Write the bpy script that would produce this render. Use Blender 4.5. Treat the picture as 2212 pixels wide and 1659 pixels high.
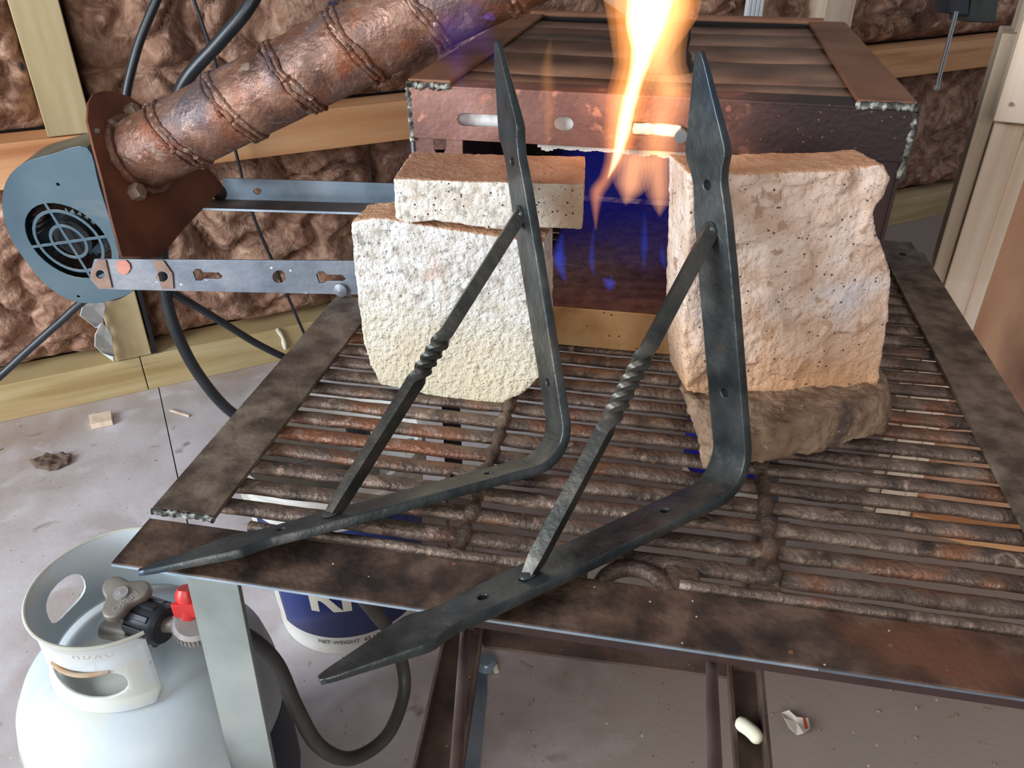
import bpy, bmesh, math, random
from mathutils import Vector, Matrix, noise
V = Vector
R = math.radians
S = bpy.context.scene
for o in list(bpy.data.objects): bpy.data.objects.remove(o, do_unlink=True)
COL = S.collection

# ------------------------------------------------------------------ camera
FPX, CX, CY, CAMH = 1747.0, 1106.0, 829.5, 1.10
PITCH = R(31.6)
FW = V((0, math.cos(PITCH), -math.sin(PITCH))); RT = V((1, 0, 0)); UP = RT.cross(FW)
CAM = V((0, 0, CAMH))
cd = bpy.data.cameras.new('camera'); cam = bpy.data.objects.new('camera', cd); COL.objects.link(cam)
cam.location = CAM; cam.rotation_euler = (R(90) - PITCH, 0, 0)
cd.sensor_fit = 'HORIZONTAL'; cd.sensor_width = 36.0; cd.lens = 36.0 * FPX / 2212.0; cd.clip_start = 0.02
S.camera = cam

# ------------------------------------------------------------------ world, lights, exposure
W = bpy.data.worlds.new('world'); S.world = W; W.use_nodes = True
bg = W.node_tree.nodes['Background']; bg.inputs[0].default_value = (0.80, 0.86, 1.0, 1); bg.inputs[1].default_value = 0.38

def area(name, loc, target, size, power, color):
    l = bpy.data.lights.new(name, 'AREA'); l.shape = 'RECTANGLE'; l.size, l.size_y = size; l.energy = power; l.color = color
    o = bpy.data.objects.new(name, l); COL.objects.link(o); o.location = loc
    o.rotation_euler = (V(target) - V(loc)).to_track_quat('-Z', 'Y').to_euler()
    return o
area('doorway_daylight', (-2.5, -0.6, 1.3), (-0.1, 1.1, 0.55), (1.4, 2.0), 135, (0.80, 0.90, 1.0))
area('front_fill', (-0.1, -2.6, 1.7), (0.1, 1.2, 0.7), (1.8, 1.2), 44, (1.0, 0.95, 0.90))  # added fill behind the camera to brighten upright faces, no opening modelled
S.view_settings.view_transform = 'Standard'; S.view_settings.look = 'None'
S.view_settings.gamma = 1.0; S.view_settings.use_curve_mapping = False
S.view_settings.exposure = 0.0

# ------------------------------------------------------------------ measuring helpers: sight line of a photo point cut with a true plane
def ray(x, y): return FW + RT * ((x - CX) / FPX) - UP * ((y - CY) / FPX)
def Z(x, y, z):
    d = ray(x, y); return CAM + d * ((z - CAMH) / d.z)
def PL(x, y, p0, n):
    d = ray(x, y); return CAM + d * ((V(p0) - CAM).dot(n) / d.dot(n))
def frame(deg):
    a = R(deg); return V((math.cos(a), math.sin(a), 0)), V((-math.sin(a), math.cos(a), 0))
GX, GY = frame(-10.8)      # grate
BX, BY = frame(-12.5)      # furnace box
WX, WY = frame(26.4)       # insulated wall
RX, RY = frame(-24.7)      # stud wall beside the furnace
UZ = V((0, 0, 1))
def G(x, y, z=0.0): return GX * x + GY * y + UZ * z
def B(x, y, z=0.0): return BX * x + BY * y + UZ * z
def Wp(x, y, z=0.0): return WX * x + WY * y + UZ * z

# ------------------------------------------------------------------ object helpers
def props(o, label=None, cat=None, group=None, kind=None):
    if label: o['label'] = label
    if cat: o['category'] = cat
    if group: o['group'] = group
    if kind: o['kind'] = kind
    return o
def link(name, me, m=None, parent=None, smooth=False):
    o = bpy.data.objects.new(name, me); COL.objects.link(o)
    if m is not None:
        me.materials.clear(); me.materials.append(m)
    if smooth:
        for p in me.polygons: p.use_smooth = True
    if parent is not None:
        o.parent = parent; o.matrix_parent_inverse = Matrix.Translation(-parent.location)
    return o
def thing(name, label, cat, loc, group=None):
    o = bpy.data.objects.new(name, None); COL.objects.link(o); o.location = loc; o.empty_display_size = 0.05
    return props(o, label, cat, group)
def mesh_of(verts, faces):
    me = bpy.data.meshes.new('m'); me.from_pydata([tuple(v) for v in verts], [], faces); me.update(); return me
def fix(me):
    bm = bmesh.new(); bm.from_mesh(me); bmesh.ops.recalc_face_normals(bm, faces=bm.faces); bm.to_mesh(me); bm.free(); return me
class MB:
    def __init__(s): s.v = []; s.f = []
    def add(s, vs, fs):
        n = len(s.v); s.v += [V(v) for v in vs]; s.f += [[i + n for i in f] for f in fs]; return s
    def obox(s, o, x, y, z):        # corner o, edge vectors
        o, x, y, z = V(o), V(x), V(y), V(z)
        vs = [o, o + x, o + x + y, o + y, o + z, o + x + z, o + x + y + z, o + y + z]
        return s.add(vs, [[0, 3, 2, 1], [4, 5, 6, 7], [0, 1, 5, 4], [1, 2, 6, 5], [2, 3, 7, 6], [3, 0, 4, 7]])
    def tube(s, pts, r, n=10, caps=True, closed=False, up=None):
        k = len(pts); rs = r if isinstance(r, (list, tuple)) else [r] * k
        rings = []; prev = None
        for i, p in enumerate(pts):
            a = pts[max(i - 1, 0)]; b = pts[min(i + 1, k - 1)]
            if closed: a = pts[(i - 1) % k]; b = pts[(i + 1) % k]
            t = (b - a).normalized()
            if prev is None:
                q = V(up) if up else (UZ if abs(t.z) < .9 else V((1, 0, 0)))
                u = (q - t * q.dot(t)).normalized()
            else: u = (prev - t * prev.dot(t)).normalized()
            prev = u; w = t.cross(u)
            rings.append([p + (u * math.cos(2 * math.pi * j / n) + w * math.sin(2 * math.pi * j / n)) * rs[i] for j in range(n)])
        vs = [v for q in rings for v in q]; fs = []
        for i in range(k if closed else k - 1):
            i2 = (i + 1) % k
            for j in range(n):
                fs.append([i * n + j, i * n + (j + 1) % n, i2 * n + (j + 1) % n, i2 * n + j])
        if caps and not closed: fs += [list(range(n))[::-1], [(k - 1) * n + j for j in range(n)]]
        return s.add(vs, fs)
    def cyl(s, a, b, r, n=20, r2=None): return s.tube([V(a), V(b)], [r, r if r2 is None else r2], n)
    def lathe(s, prof, c, ax=UZ, n=48, e1=None):
        c, ax = V(c), V(ax).normalized()
        if e1 is None: e1 = V((1, 0, 0)) if abs(ax.x) < .9 else V((0, 1, 0))
        e1 = (e1 - ax * e1.dot(ax)).normalized(); e2 = ax.cross(e1)
        vs = []; fs = []
        for r, h in prof:
            for j in range(n):
                t = 2 * math.pi * j / n; vs.append(c + ax * h + (e1 * math.cos(t) + e2 * math.sin(t)) * r)
        for i in range(len(prof) - 1):
            for j in range(n): fs.append([i * n + j, i * n + (j + 1) % n, (i + 1) * n + (j + 1) % n, (i + 1) * n + j])
        return s.add(vs, fs)
    def prism(s, pts, d):
        n = len(pts); vs = [V(p) for p in pts] + [V(p) + V(d) for p in pts]
        return s.add(vs, [list(range(n)), list(range(n, 2 * n))[::-1]] + [[i, (i + 1) % n, (i + 1) % n + n, i + n] for i in range(n)])
    def go(s, name, m, parent=None, smooth=False, bevel=0):
        me = fix(mesh_of(s.v, s.f))
        o = link(name, me, m, parent, smooth)
        if bevel:
            md = o.modifiers.new('b', 'BEVEL'); md.width = bevel; md.segments = 2; md.limit_method = 'ANGLE'
        if smooth and not bevel:
            try: me.set_sharp_from_angle(angle=R(40))
            except Exception: pass
        return o
def spline(pts, seg=8):
    P = [V(p) for p in pts]; out = []
    Q = [P[0] * 2 - P[1]] + P + [P[-1] * 2 - P[-2]]
    for i in range(1, len(Q) - 2):
        a, b, c, d = Q[i - 1], Q[i], Q[i + 1], Q[i + 2]
        for k in range(seg):
            t = k / seg
            out.append(.5 * ((2 * b) + (c - a) * t + (2 * a - 5 * b + 4 * c - d) * t * t + (3 * b - a - 3 * c + d) * t ** 3))
    out.append(P[-1]); return out
def lerp_list(vals, seg=8):
    out = []
    for i in range(len(vals) - 1):
        for k in range(seg): out.append(vals[i] + (vals[i + 1] - vals[i]) * k / seg)
    out.append(vals[-1]); return out
def plate2d(outline, holes=(), depth=0.005, bevel=0.0):
    """flat shape with holes, in XY, as a mesh of thickness depth centred on z=0"""
    cu = bpy.data.curves.new('c', 'CURVE'); cu.dimensions = '2D'; cu.fill_mode = 'BOTH'; cu.extrude = max(depth / 2 - bevel, 1e-5)
    cu.bevel_depth = bevel; cu.bevel_resolution = 1; cu.offset = -bevel
    for pts in [outline] + list(holes):
        sp = cu.splines.new('POLY'); sp.points.add(len(pts) - 1)
        for i, p in enumerate(pts): sp.points[i].co = (p[0], p[1], 0, 1)
        sp.use_cyclic_u = True
    o = bpy.data.objects.new('t', cu); me = bpy.data.meshes.new_from_object(o)
    bpy.data.objects.remove(o); bpy.data.curves.remove(cu)
    bm = bmesh.new(); bm.from_mesh(me); bmesh.ops.remove_doubles(bm, verts=bm.verts, dist=1e-6); bm.to_mesh(me); bm.free()
    return me
def map_mesh(me, fn):
    for v in me.vertices: v.co = fn(v.co)
    me.update(); return fix(me)
def cuts_x(me, xs, axis=0):
    bm = bmesh.new(); bm.from_mesh(me); nrm = [0, 0, 0]; nrm[axis] = 1
    for x in xs:
        co = [0, 0, 0]; co[axis] = x
        bmesh.ops.bisect_plane(bm, geom=bm.verts[:] + bm.edges[:] + bm.faces[:], plane_co=co, plane_no=nrm, dist=1e-6)
    bm.to_mesh(me); bm.free(); return me
def text2d(s, size, depth=0.0006, align='CENTER', bold=0.0):
    cu = bpy.data.curves.new('t', 'FONT'); cu.body = s; cu.size = size; cu.extrude = depth; cu.align_x = align; cu.align_y = 'CENTER'; cu.offset = bold
    o = bpy.data.objects.new('t', cu); me = bpy.data.meshes.new_from_object(o); bpy.data.objects.remove(o); bpy.data.curves.remove(cu)
    return me
def circle2(cx, cy, r, n=20, ry=None):
    return [(cx + r * math.cos(2 * math.pi * i / n), cy + (ry or r) * math.sin(2 * math.pi * i / n)) for i in range(n)]
def basis(p0, ex, ey):
    """functions between world points on a plane and its 2D coordinates"""
    n = ex.cross(ey)
    def to2(p): return ((p - p0).dot(ex), (p - p0).dot(ey))
    def to3(c): return p0 + ex * c[0] + ey * c[1] + n * c[2]
    return to2, to3
def traced_plate(outline_px, holes_px, p0, n, ex, th, bevel=0.0, name='plate', m=None, parent=None):
    ex = (ex - n * ex.dot(n)).normalized(); ey = n.cross(ex)
    to2, to3 = basis(p0, ex, ey)
    ol = [to2(PL(x, y, p0, n)) for x, y in outline_px]
    hs = [[to2(PL(x, y, p0, n)) for x, y in h] for h in holes_px]
    me = map_mesh(plate2d(ol, hs, th, bevel), to3)
    return link(name, me, m, parent)
def ring_px(cx, cy, rx, ry, n=16, rot=0):
    out = []
    for i in range(n):
        a = 2 * math.pi * i / n; x, y = rx * math.cos(a), ry * math.sin(a)
        out.append((cx + x * math.cos(rot) - y * math.sin(rot), cy + x * math.sin(rot) + y * math.cos(rot)))
    return out
def fbm(p, oct=4, s=1.0):
    a = 0; w = 1.0; q = V(p) * s
    for i in range(oct): a += noise.noise(q) * w; q = q * 2.03; w *= .5
    return a
def rough(me, voxel, amp, s=30, seed=0, oct=4, smooth_it=0, big=0, bigs=8):
    o = bpy.data.objects.new('r', me); COL.objects.link(o)
    md = o.modifiers.new('r', 'REMESH'); md.mode = 'VOXEL'; md.voxel_size = voxel
    if smooth_it:
        m2 = o.modifiers.new('s', 'SMOOTH'); m2.iterations = smooth_it; m2.factor = .5
    dg = bpy.context.evaluated_depsgraph_get(); dg.update()
    me2 = bpy.data.meshes.new_from_object(o.evaluated_get(dg)); bpy.data.objects.remove(o)
    off = V((seed * 7.3, seed * 3.1, seed * 5.7))
    ns = [v.normal.copy() for v in me2.vertices]
    for v, nn in zip(me2.vertices, ns):
        d = fbm(v.co + off, oct, s) * amp
        if big: d += noise.noise((v.co + off) * bigs) * big
        v.co = v.co + nn * d
    me2.update(); return me2

# ------------------------------------------------------------------ materials
def s(r, g, b):
    f = lambda c: ((c / 255) / 12.92) if c / 255 <= .04045 else (((c / 255) + .055) / 1.055) ** 2.4
    return (f(r), f(g), f(b), 1)
def M(name, stops, scale=10, detail=6, rough=.7, metal=0.0, bump=.3, bscale=80, bdist=.002, stretch=(1, 1, 1), rot=(0, 0, 0), patches=(), specks=(), distortion=0.0, rough_var=0.0, spec=.5, lo=.3, hi=.7, top=None, grads=()):
    m = bpy.data.materials.new(name); m.use_nodes = True; nt = m.node_tree; N = nt.nodes; L = nt.links
    b = N['Principled BSDF']
    tc = N.new('ShaderNodeTexCoord'); mp = N.new('ShaderNodeMapping'); mp.inputs['Scale'].default_value = stretch; mp.inputs['Rotation'].default_value = rot
    L.new(tc.outputs['Object'], mp.inputs['Vector'])
    def nz(sc, det=6, dist=0.0, off=0):
        n = N.new('ShaderNodeTexNoise'); n.inputs['Scale'].default_value = sc; n.inputs['Detail'].default_value = det; n.inputs['Distortion'].default_value = dist
        if off:
            m2 = N.new('ShaderNodeMapping'); m2.inputs['Location'].default_value = (off, off * .7, -off); L.new(mp.outputs[0], m2.inputs[0]); L.new(m2.outputs[0], n.inputs['Vector'])
        else: L.new(mp.outputs[0], n.inputs['Vector'])
        return n
    n1 = nz(scale, detail, distortion); cr = N.new('ShaderNodeValToRGB'); L.new(n1.outputs['Fac'], cr.inputs[0])
    els = cr.color_ramp.elements
    while len(els) < len(stops): els.new(.5)
    for i, c in enumerate(stops):
        els[i].position = lo + (hi - lo) * i / max(len(stops) - 1, 1); els[i].color = c
    col = cr.outputs[0]
    for k, (c, sc, th, sf) in enumerate(patches):
        n = nz(sc, 5, .4, 3.7 * (k + 1)); r = N.new('ShaderNodeMapRange'); r.inputs['From Min'].default_value = th; r.inputs['From Max'].default_value = th + sf
        L.new(n.outputs['Fac'], r.inputs['Value']); mx = N.new('ShaderNodeMix'); mx.data_type = 'RGBA'
        L.new(r.outputs[0], mx.inputs['Factor']); L.new(col, mx.inputs[6]); mx.inputs[7].default_value = c; col = mx.outputs[2]
    for k, (vec, a0, a1, c) in enumerate(grads):
        dp = N.new('ShaderNodeVectorMath'); dp.operation = 'DOT_PRODUCT'; L.new(tc.outputs['Object'], dp.inputs[0]); dp.inputs[1].default_value = tuple(vec)
        n = nz(22, 6, .3, 2.2 + k); ad = N.new('ShaderNodeMath'); ad.operation = 'MULTIPLY_ADD'; ad.inputs[1].default_value = (a1 - a0) * .9; L.new(n.outputs['Fac'], ad.inputs[0]); L.new(dp.outputs['Value'], ad.inputs[2])
        r = N.new('ShaderNodeMapRange'); o_ = (a1 - a0) * .45; r.inputs['From Min'].default_value = a0 + o_; r.inputs['From Max'].default_value = a1 + o_; L.new(ad.outputs[0], r.inputs['Value'])
        mx = N.new('ShaderNodeMix'); mx.data_type = 'RGBA'; L.new(r.outputs[0], mx.inputs['Factor']); L.new(col, mx.inputs[6]); mx.inputs[7].default_value = c; col = mx.outputs[2]
    if top is not None:
        sx = N.new('ShaderNodeSeparateXYZ'); L.new(tc.outputs['Normal'], sx.inputs[0]); r = N.new('ShaderNodeMapRange'); r.inputs['From Min'].default_value = .55; r.inputs['From Max'].default_value = .8
        L.new(sx.outputs['Z'], r.inputs['Value']); n = nz(30, 5, .2, 8.8); cr2 = N.new('ShaderNodeValToRGB'); L.new(n.outputs['Fac'], cr2.inputs[0])
        cr2.color_ramp.elements[0].position = .35; cr2.color_ramp.elements[1].position = .65; cr2.color_ramp.elements[0].color = top[0]; cr2.color_ramp.elements[1].color = top[1]
        mx = N.new('ShaderNodeMix'); mx.data_type = 'RGBA'; L.new(r.outputs[0], mx.inputs['Factor']); L.new(col, mx.inputs[6]); L.new(cr2.outputs[0], mx.inputs[7]); col = mx.outputs[2]
    for k, (c, sc, size) in enumerate(specks):
        v = N.new('ShaderNodeTexVoronoi'); v.inputs['Scale'].default_value = sc; L.new(tc.outputs['Object'], v.inputs['Vector'])
        r = N.new('ShaderNodeMapRange'); r.inputs['From Min'].default_value = size; r.inputs['From Max'].default_value = size * .7
        L.new(v.outputs['Distance'], r.inputs['Value'])
        sx = N.new('ShaderNodeSeparateColor'); L.new(v.outputs['Color'], sx.inputs[0])
        gt = N.new('ShaderNodeMath'); gt.operation = 'GREATER_THAN'; gt.inputs[1].default_value = .55; L.new(sx.outputs[0], gt.inputs[0])
        mu = N.new('ShaderNodeMath'); mu.operation = 'MULTIPLY'; L.new(r.outputs[0], mu.inputs[0]); L.new(gt.outputs[0], mu.inputs[1])
        mx = N.new('ShaderNodeMix'); mx.data_type = 'RGBA'
        L.new(mu.outputs[0], mx.inputs['Factor']); L.new(col, mx.inputs[6]); mx.inputs[7].default_value = c; col = mx.outputs[2]
    L.new(col, b.inputs['Base Color'])
    b.inputs['Metallic'].default_value = metal; b.inputs['Specular IOR Level'].default_value = spec
    if rough_var:
        r = N.new('ShaderNodeMapRange'); r.inputs['From Min'].default_value = .3; r.inputs['From Max'].default_value = .7
        r.inputs['To Min'].default_value = rough - rough_var; r.inputs['To Max'].default_value = min(rough + rough_var, 1)
        n = nz(scale * 1.7, 4, 0, 9.1); L.new(n.outputs['Fac'], r.inputs['Value']); L.new(r.outputs[0], b.inputs['Roughness'])
    else: b.inputs['Roughness'].default_value = rough
    if bump:
        n = nz(bscale, 6, 0, 5.5); bp = N.new('ShaderNodeBump'); bp.inputs['Strength'].default_value = bump; bp.inputs['Distance'].default_value = bdist
        L.new(n.outputs['Fac'], bp.inputs['Height']); L.new(bp.outputs[0], b.inputs['Normal'])
    return m
def flat(name, c, rough=.6, metal=0.0, bump=0.0):
    return M(name, [c, c], rough=rough, metal=metal, bump=bump)
def gas(name, color, strength):
    m = bpy.data.materials.new(name); m.use_nodes = True; nt = m.node_tree
    for n in list(nt.nodes):
        if n.type != 'OUTPUT_MATERIAL': nt.nodes.remove(n)
    e = nt.nodes.new('ShaderNodeEmission'); e.inputs[0].default_value = (*color, 1); e.inputs[1].default_value = strength
    nt.links.new(e.outputs[0], nt.nodes['Material Output'].inputs['Volume']); return m

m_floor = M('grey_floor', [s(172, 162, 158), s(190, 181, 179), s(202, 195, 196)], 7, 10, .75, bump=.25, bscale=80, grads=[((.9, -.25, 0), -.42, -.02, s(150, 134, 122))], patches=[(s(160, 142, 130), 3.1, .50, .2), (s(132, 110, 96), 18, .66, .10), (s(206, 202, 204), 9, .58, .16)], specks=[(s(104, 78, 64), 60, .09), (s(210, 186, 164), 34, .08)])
m_pine = M('pine', [s(176, 128, 82), s(205, 158, 108), s(222, 184, 136)], 6, 5, .75, stretch=(1, 1, 14), bump=.2, bscale=30, patches=[(s(150, 100, 62), 5, .66, .1)])
m_treated = M('treated_pine', [s(170, 140, 88), s(190, 164, 108), s(204, 182, 128)], 6, 5, .75, stretch=(1, 1, 1), bump=.2, bscale=30, patches=[(s(138, 108, 66), 4, .62, .12)])
def wood(name, cols, axis, knots=None, sc=6, along=.12, **k):
    st = [1, 1, 1]; st[axis] = along
    return M(name, cols, sc * 3, 6, .72, stretch=tuple(st), bump=.18, bscale=60, **k)
m_nog = M('nogging_pine', [s(186, 126, 80), s(206, 148, 100), s(218, 168, 122)], 14, 6, .72, stretch=(.15, .15, 1.6), bump=.15, bscale=50, patches=[(s(170, 108, 64), 8, .6, .1)])
m_stud = M('stud_pine', [s(158, 136, 96), s(178, 156, 114), s(192, 172, 132)], 16, 6, .72, stretch=(1.4, 1.4, .14), bump=.15, bscale=50, patches=[(s(142, 118, 82), 9, .62, .1)])
m_plate = M('bottom_plate_pine', [s(156, 130, 84), s(176, 152, 106), s(192, 172, 130)], 14, 6, .75, stretch=(.15, .15, 2.2), bump=.2, bscale=50, patches=[(s(120, 88, 58), 6, .66, .08), (s(176, 136, 108), 2.5, .5, .2)])
m_cream = M('planed_pine', [s(206, 178, 150), s(224, 200, 174), s(234, 214, 192)], 16, 6, .7, stretch=(2.2, 2.2, .10), bump=.12, bscale=50, patches=[(s(178, 142, 110), 6, .66, .07)])
m_cream_grey = M('weathered_pine', [s(160, 140, 116), s(182, 162, 138), s(200, 182, 158)], 16, 6, .75, stretch=(2.2, 2.2, .10), bump=.15, bscale=50)
m_ply = M('plywood', [s(168, 122, 92), s(190, 146, 114), s(202, 162, 130)], 7, 6, .7, stretch=(1, 1, .35), bump=.1, patches=[(s(122, 88, 70), 3.2, .58, .12)], specks=[(s(96, 58, 42), 5, .07)])
m_wool = M('brown_mineral_wool', [s(104, 70, 54), s(150, 112, 90), s(190, 154, 130)], 14, 12, 1.0, bump=.8, bscale=90, bdist=.008, distortion=2.0, lo=.30, hi=.70, patches=[(s(52, 52, 72), 6.5, .70, .04), (s(88, 58, 46), 4, .54, .18), (s(204, 168, 142), 22, .62, .14)])
m_back = flat('dark_backing', s(50, 36, 28), .9)
RUSTC = [s(70, 48, 38), s(96, 70, 54), s(118, 90, 70)]
m_strip = M('rusty_brown_steel', [s(78, 64, 52), s(110, 94, 80), s(136, 120, 102)], 30, 12, .55, metal=.25, bump=.5, bscale=190, lo=.36, hi=.64, patches=[(s(116, 82, 58), 12, .66, .14), (s(84, 68, 58), 5, .56, .16)], specks=[(s(200, 188, 170), 70, .06), (s(52, 42, 36), 90, .07)])
m_strip_front = M('rusty_front_steel', [s(50, 38, 32), s(82, 62, 50), s(112, 88, 72)], 30, 12, .58, metal=.25, bump=.5, bscale=170, lo=.36, hi=.64, patches=[(s(118, 72, 48), 5, .58, .16), (s(58, 44, 38), 4, .56, .14)], specks=[(s(215, 205, 190), 60, .07), (s(150, 96, 66), 24, .06)])
m_iron = M('cast_iron_bar', [s(64, 51, 44), s(104, 86, 73), s(138, 118, 102)], 30, 10, .40, metal=.4, bump=1.0, bscale=170, bdist=.003, patches=[(s(136, 88, 62), 8, .54, .12), (s(156, 130, 112), 50, .60, .1)], rough_var=.15)
m_pipe = M('scaly_rusted_pipe', [s(84, 58, 48), s(126, 88, 70), s(158, 120, 98)], 18, 12, .42, metal=.35, bump=.7, bscale=120, bdist=.004, patches=[(s(138, 80, 54), 15, .54, .14), (s(92, 84, 88), 7, .54, .14), (s(150, 124, 108), 40, .6, .08)], rough_var=.2, specks=[(s(205, 180, 160), 110, .1)])
m_rustplate = M('brown_rust_plate', [s(84, 46, 30), s(112, 64, 42), s(128, 76, 50)], 10, 6, .7, metal=.2, bump=.2, bscale=100)
m_edge = M('bare_cut_edge', [s(150, 170, 185), s(190, 205, 215)], 30, 4, .4, metal=.7, bump=.2)
m_angle = M('dull_bluish_steel', [s(104, 118, 128), s(134, 148, 160), s(158, 170, 180)], 9, 6, .4, metal=.55, bump=.15, bscale=80, patches=[(s(150, 118, 98), 7, .66, .1)])
m_arm = M('scaled_grey_steel', [s(98, 104, 112), s(122, 126, 134), s(142, 142, 144)], 14, 9, .45, metal=.45, bump=.3, bscale=110, patches=[(s(150, 112, 94), 6, .66, .1), (s(96, 86, 78), 12, .66, .08)], specks=[(s(235, 238, 245), 55, .12)])
m_heat = M('heat_marked_orange', [s(176, 112, 94), s(196, 134, 116)], 30, 5, .6, metal=.2, bump=.2)
m_scale = M('brown_mill_scale', [s(118, 90, 76), s(150, 120, 102)], 40, 6, .6, metal=.2, bump=.3)
m_boxfront = M('red_oxide_scaled_steel', [s(98, 66, 60), s(134, 94, 82), s(158, 116, 102)], 12, 10, .5, metal=.35, bump=.4, bscale=140, patches=[(s(84, 74, 78), 5, .55, .18), (s(172, 118, 98), 40, .60, .06)], grads=[(BX, -.02, .12, s(52, 38, 38))], specks=[(s(150, 88, 76), 130, .16)])
m_boxtop = M('brown_scaled_top', [s(104, 76, 60), s(134, 102, 82), s(156, 124, 100)], 10, 10, .5, metal=.2, bump=.4, bscale=120, patches=[(s(88, 70, 60), 5, .6, .15)], specks=[(s(40, 28, 24), 30, .07)])
m_boxstrap = M('brown_strap', [s(110, 72, 50), s(138, 94, 68), s(150, 108, 82)], 9, 7, .55, metal=.25, bump=.2, bscale=70)
m_boxdark = M('dark_purple_steel', [s(44, 32, 32), s(62, 46, 44), s(74, 54, 48)], 8, 7, .55, metal=.3, bump=.3)
m_weld = M('flaked_weld', [s(56, 52, 50), s(96, 96, 88), s(170, 172, 160)], 90, 4, .6, metal=.2, bump=.7, bscale=150, lo=.42, hi=.62)
m_fibre = M('white_ceramic_fibre', [s(206, 200, 192), s(232, 228, 222), s(245, 242, 238)], 30, 6, .95, bump=.5, bscale=90)
m_sooty = M('sooty_lining', [s(30, 26, 26), s(52, 42, 40), s(70, 56, 50)], 20, 6, .95, bump=.5, bscale=70)
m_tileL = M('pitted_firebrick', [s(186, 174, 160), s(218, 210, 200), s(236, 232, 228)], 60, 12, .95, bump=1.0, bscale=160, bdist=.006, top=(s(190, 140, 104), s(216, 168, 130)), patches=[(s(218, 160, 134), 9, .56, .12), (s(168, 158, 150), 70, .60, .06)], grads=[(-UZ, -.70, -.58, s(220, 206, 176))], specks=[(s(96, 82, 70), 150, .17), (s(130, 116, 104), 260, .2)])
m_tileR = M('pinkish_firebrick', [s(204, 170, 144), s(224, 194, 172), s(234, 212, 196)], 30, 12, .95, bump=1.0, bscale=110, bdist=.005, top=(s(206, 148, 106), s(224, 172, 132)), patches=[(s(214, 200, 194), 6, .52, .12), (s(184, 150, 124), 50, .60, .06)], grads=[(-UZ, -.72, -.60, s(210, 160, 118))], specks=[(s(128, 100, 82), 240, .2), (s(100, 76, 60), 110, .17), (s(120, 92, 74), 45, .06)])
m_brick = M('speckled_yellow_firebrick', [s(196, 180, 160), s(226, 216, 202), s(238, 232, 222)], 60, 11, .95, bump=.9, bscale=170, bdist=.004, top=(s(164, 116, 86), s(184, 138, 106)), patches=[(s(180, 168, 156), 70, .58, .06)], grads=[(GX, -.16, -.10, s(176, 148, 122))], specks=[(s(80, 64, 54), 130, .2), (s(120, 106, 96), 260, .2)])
m_slab = M('buff_firebrick', [s(178, 130, 84), s(204, 160, 108), s(216, 180, 130)], 18, 8, .95, bump=.4, bscale=110, specks=[(s(84, 54, 36), 85, .14)])
m_slabtop = M('sooted_brick_top', [s(78, 54, 44), s(104, 74, 60), s(122, 92, 76)], 50, 8, .95, bump=.8, bscale=160)
m_chunk = M('dirty_broken_firebrick', [s(104, 80, 62), s(140, 112, 88), s(166, 138, 112)], 30, 12, .95, bump=1.0, bscale=110, bdist=.007, patches=[(s(138, 132, 104), 8, .58, .12), (s(76, 62, 58), 14, .56, .10), (s(190, 170, 150), 90, .66, .05)])
m_bracket = M('oiled_forged_steel', [s(52, 56, 56), s(74, 77, 76), s(96, 97, 93)], 26, 10, .34, metal=.6, bump=.4, bscale=120, bdist=.002, patches=[(s(88, 76, 66), 9, .60, .15), (s(60, 74, 84), 6, .6, .1)], rough_var=.1)
m_rod = M('forged_rod_steel', [s(50, 50, 47), s(70, 68, 62), s(92, 86, 76)], 26, 8, .38, metal=.6, bump=.4, bscale=120)
m_blower = M('grey_blue_painted_steel', [s(62, 80, 90), s(78, 98, 108), s(90, 108, 114)], 5, 6, .34, metal=.15, bump=.06, bscale=60, top=(s(98, 94, 78), s(116, 112, 96)), patches=[(s(100, 112, 116), 14, .66, .1)], specks=[(s(170, 180, 185), 22, .03)])
m_teal = M('pale_teal_metal', [s(130, 160, 164), s(160, 186, 188)], 9, 4, .3, metal=.4, bump=.05)
m_black = flat('black_void', s(14, 14, 16), .8)
m_bolt = M('brown_bolt', [s(140, 112, 92), s(168, 144, 124)], 40, 4, .5, metal=.4, bump=.2)
m_rubber = M('black_rubber', [s(26, 30, 34), s(40, 44, 48)], 20, 4, .38, bump=.15, bscale=90, spec=.6)
m_rubber2 = M('dusty_rubber', [s(52, 50, 48), s(74, 70, 66)], 20, 4, .5, bump=.15, bscale=90)
m_tank = M('white_tank_paint', [s(178, 188, 190), s(196, 204, 206), s(206, 212, 214)], 5, 6, .42, bump=.08, bscale=50, patches=[(s(176, 164, 148), 4.5, .56, .18), (s(156, 150, 136), 18, .69, .05), (s(204, 206, 196), 9, .58, .04)])
m_tankin = M('dusty_tank_paint', [s(170, 166, 150), s(196, 194, 180), s(214, 214, 204)], 8, 6, .6, bump=.1, patches=[(s(170, 130, 90), 9, .68, .06)])
m_valve = M('dull_brass_grey', [s(120, 110, 98), s(146, 138, 126), s(164, 158, 148)], 20, 5, .5, metal=.4, bump=.2)
m_nut = M('black_plastic', [s(40, 42, 46), s(58, 60, 64)], 14, 5, .4, bump=.1)
m_grey = M('cast_zinc', [s(150, 144, 138), s(180, 176, 172)], 14, 5, .5, metal=.3, bump=.1)
m_red = flat('red_plastic', s(206, 52, 48), .35, bump=.05)
m_navy = M('navy_label', [s(22, 34, 84), s(34, 50, 112)], 8, 5, .35, bump=.05, patches=[(s(60, 64, 90), 12, .7, .1)])
m_navy2 = M('dark_navy_wrap', [s(22, 32, 50), s(34, 46, 64)], 8, 5, .45, bump=.05)
m_blueprint = M('strong_blue_print', [s(10, 20, 150), s(16, 34, 176)], 6, 3, .4, bump=.02)
m_letter = M('off_white_print', [s(214, 206, 184), s(226, 218, 198)], 12, 4, .5, bump=0)
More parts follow.
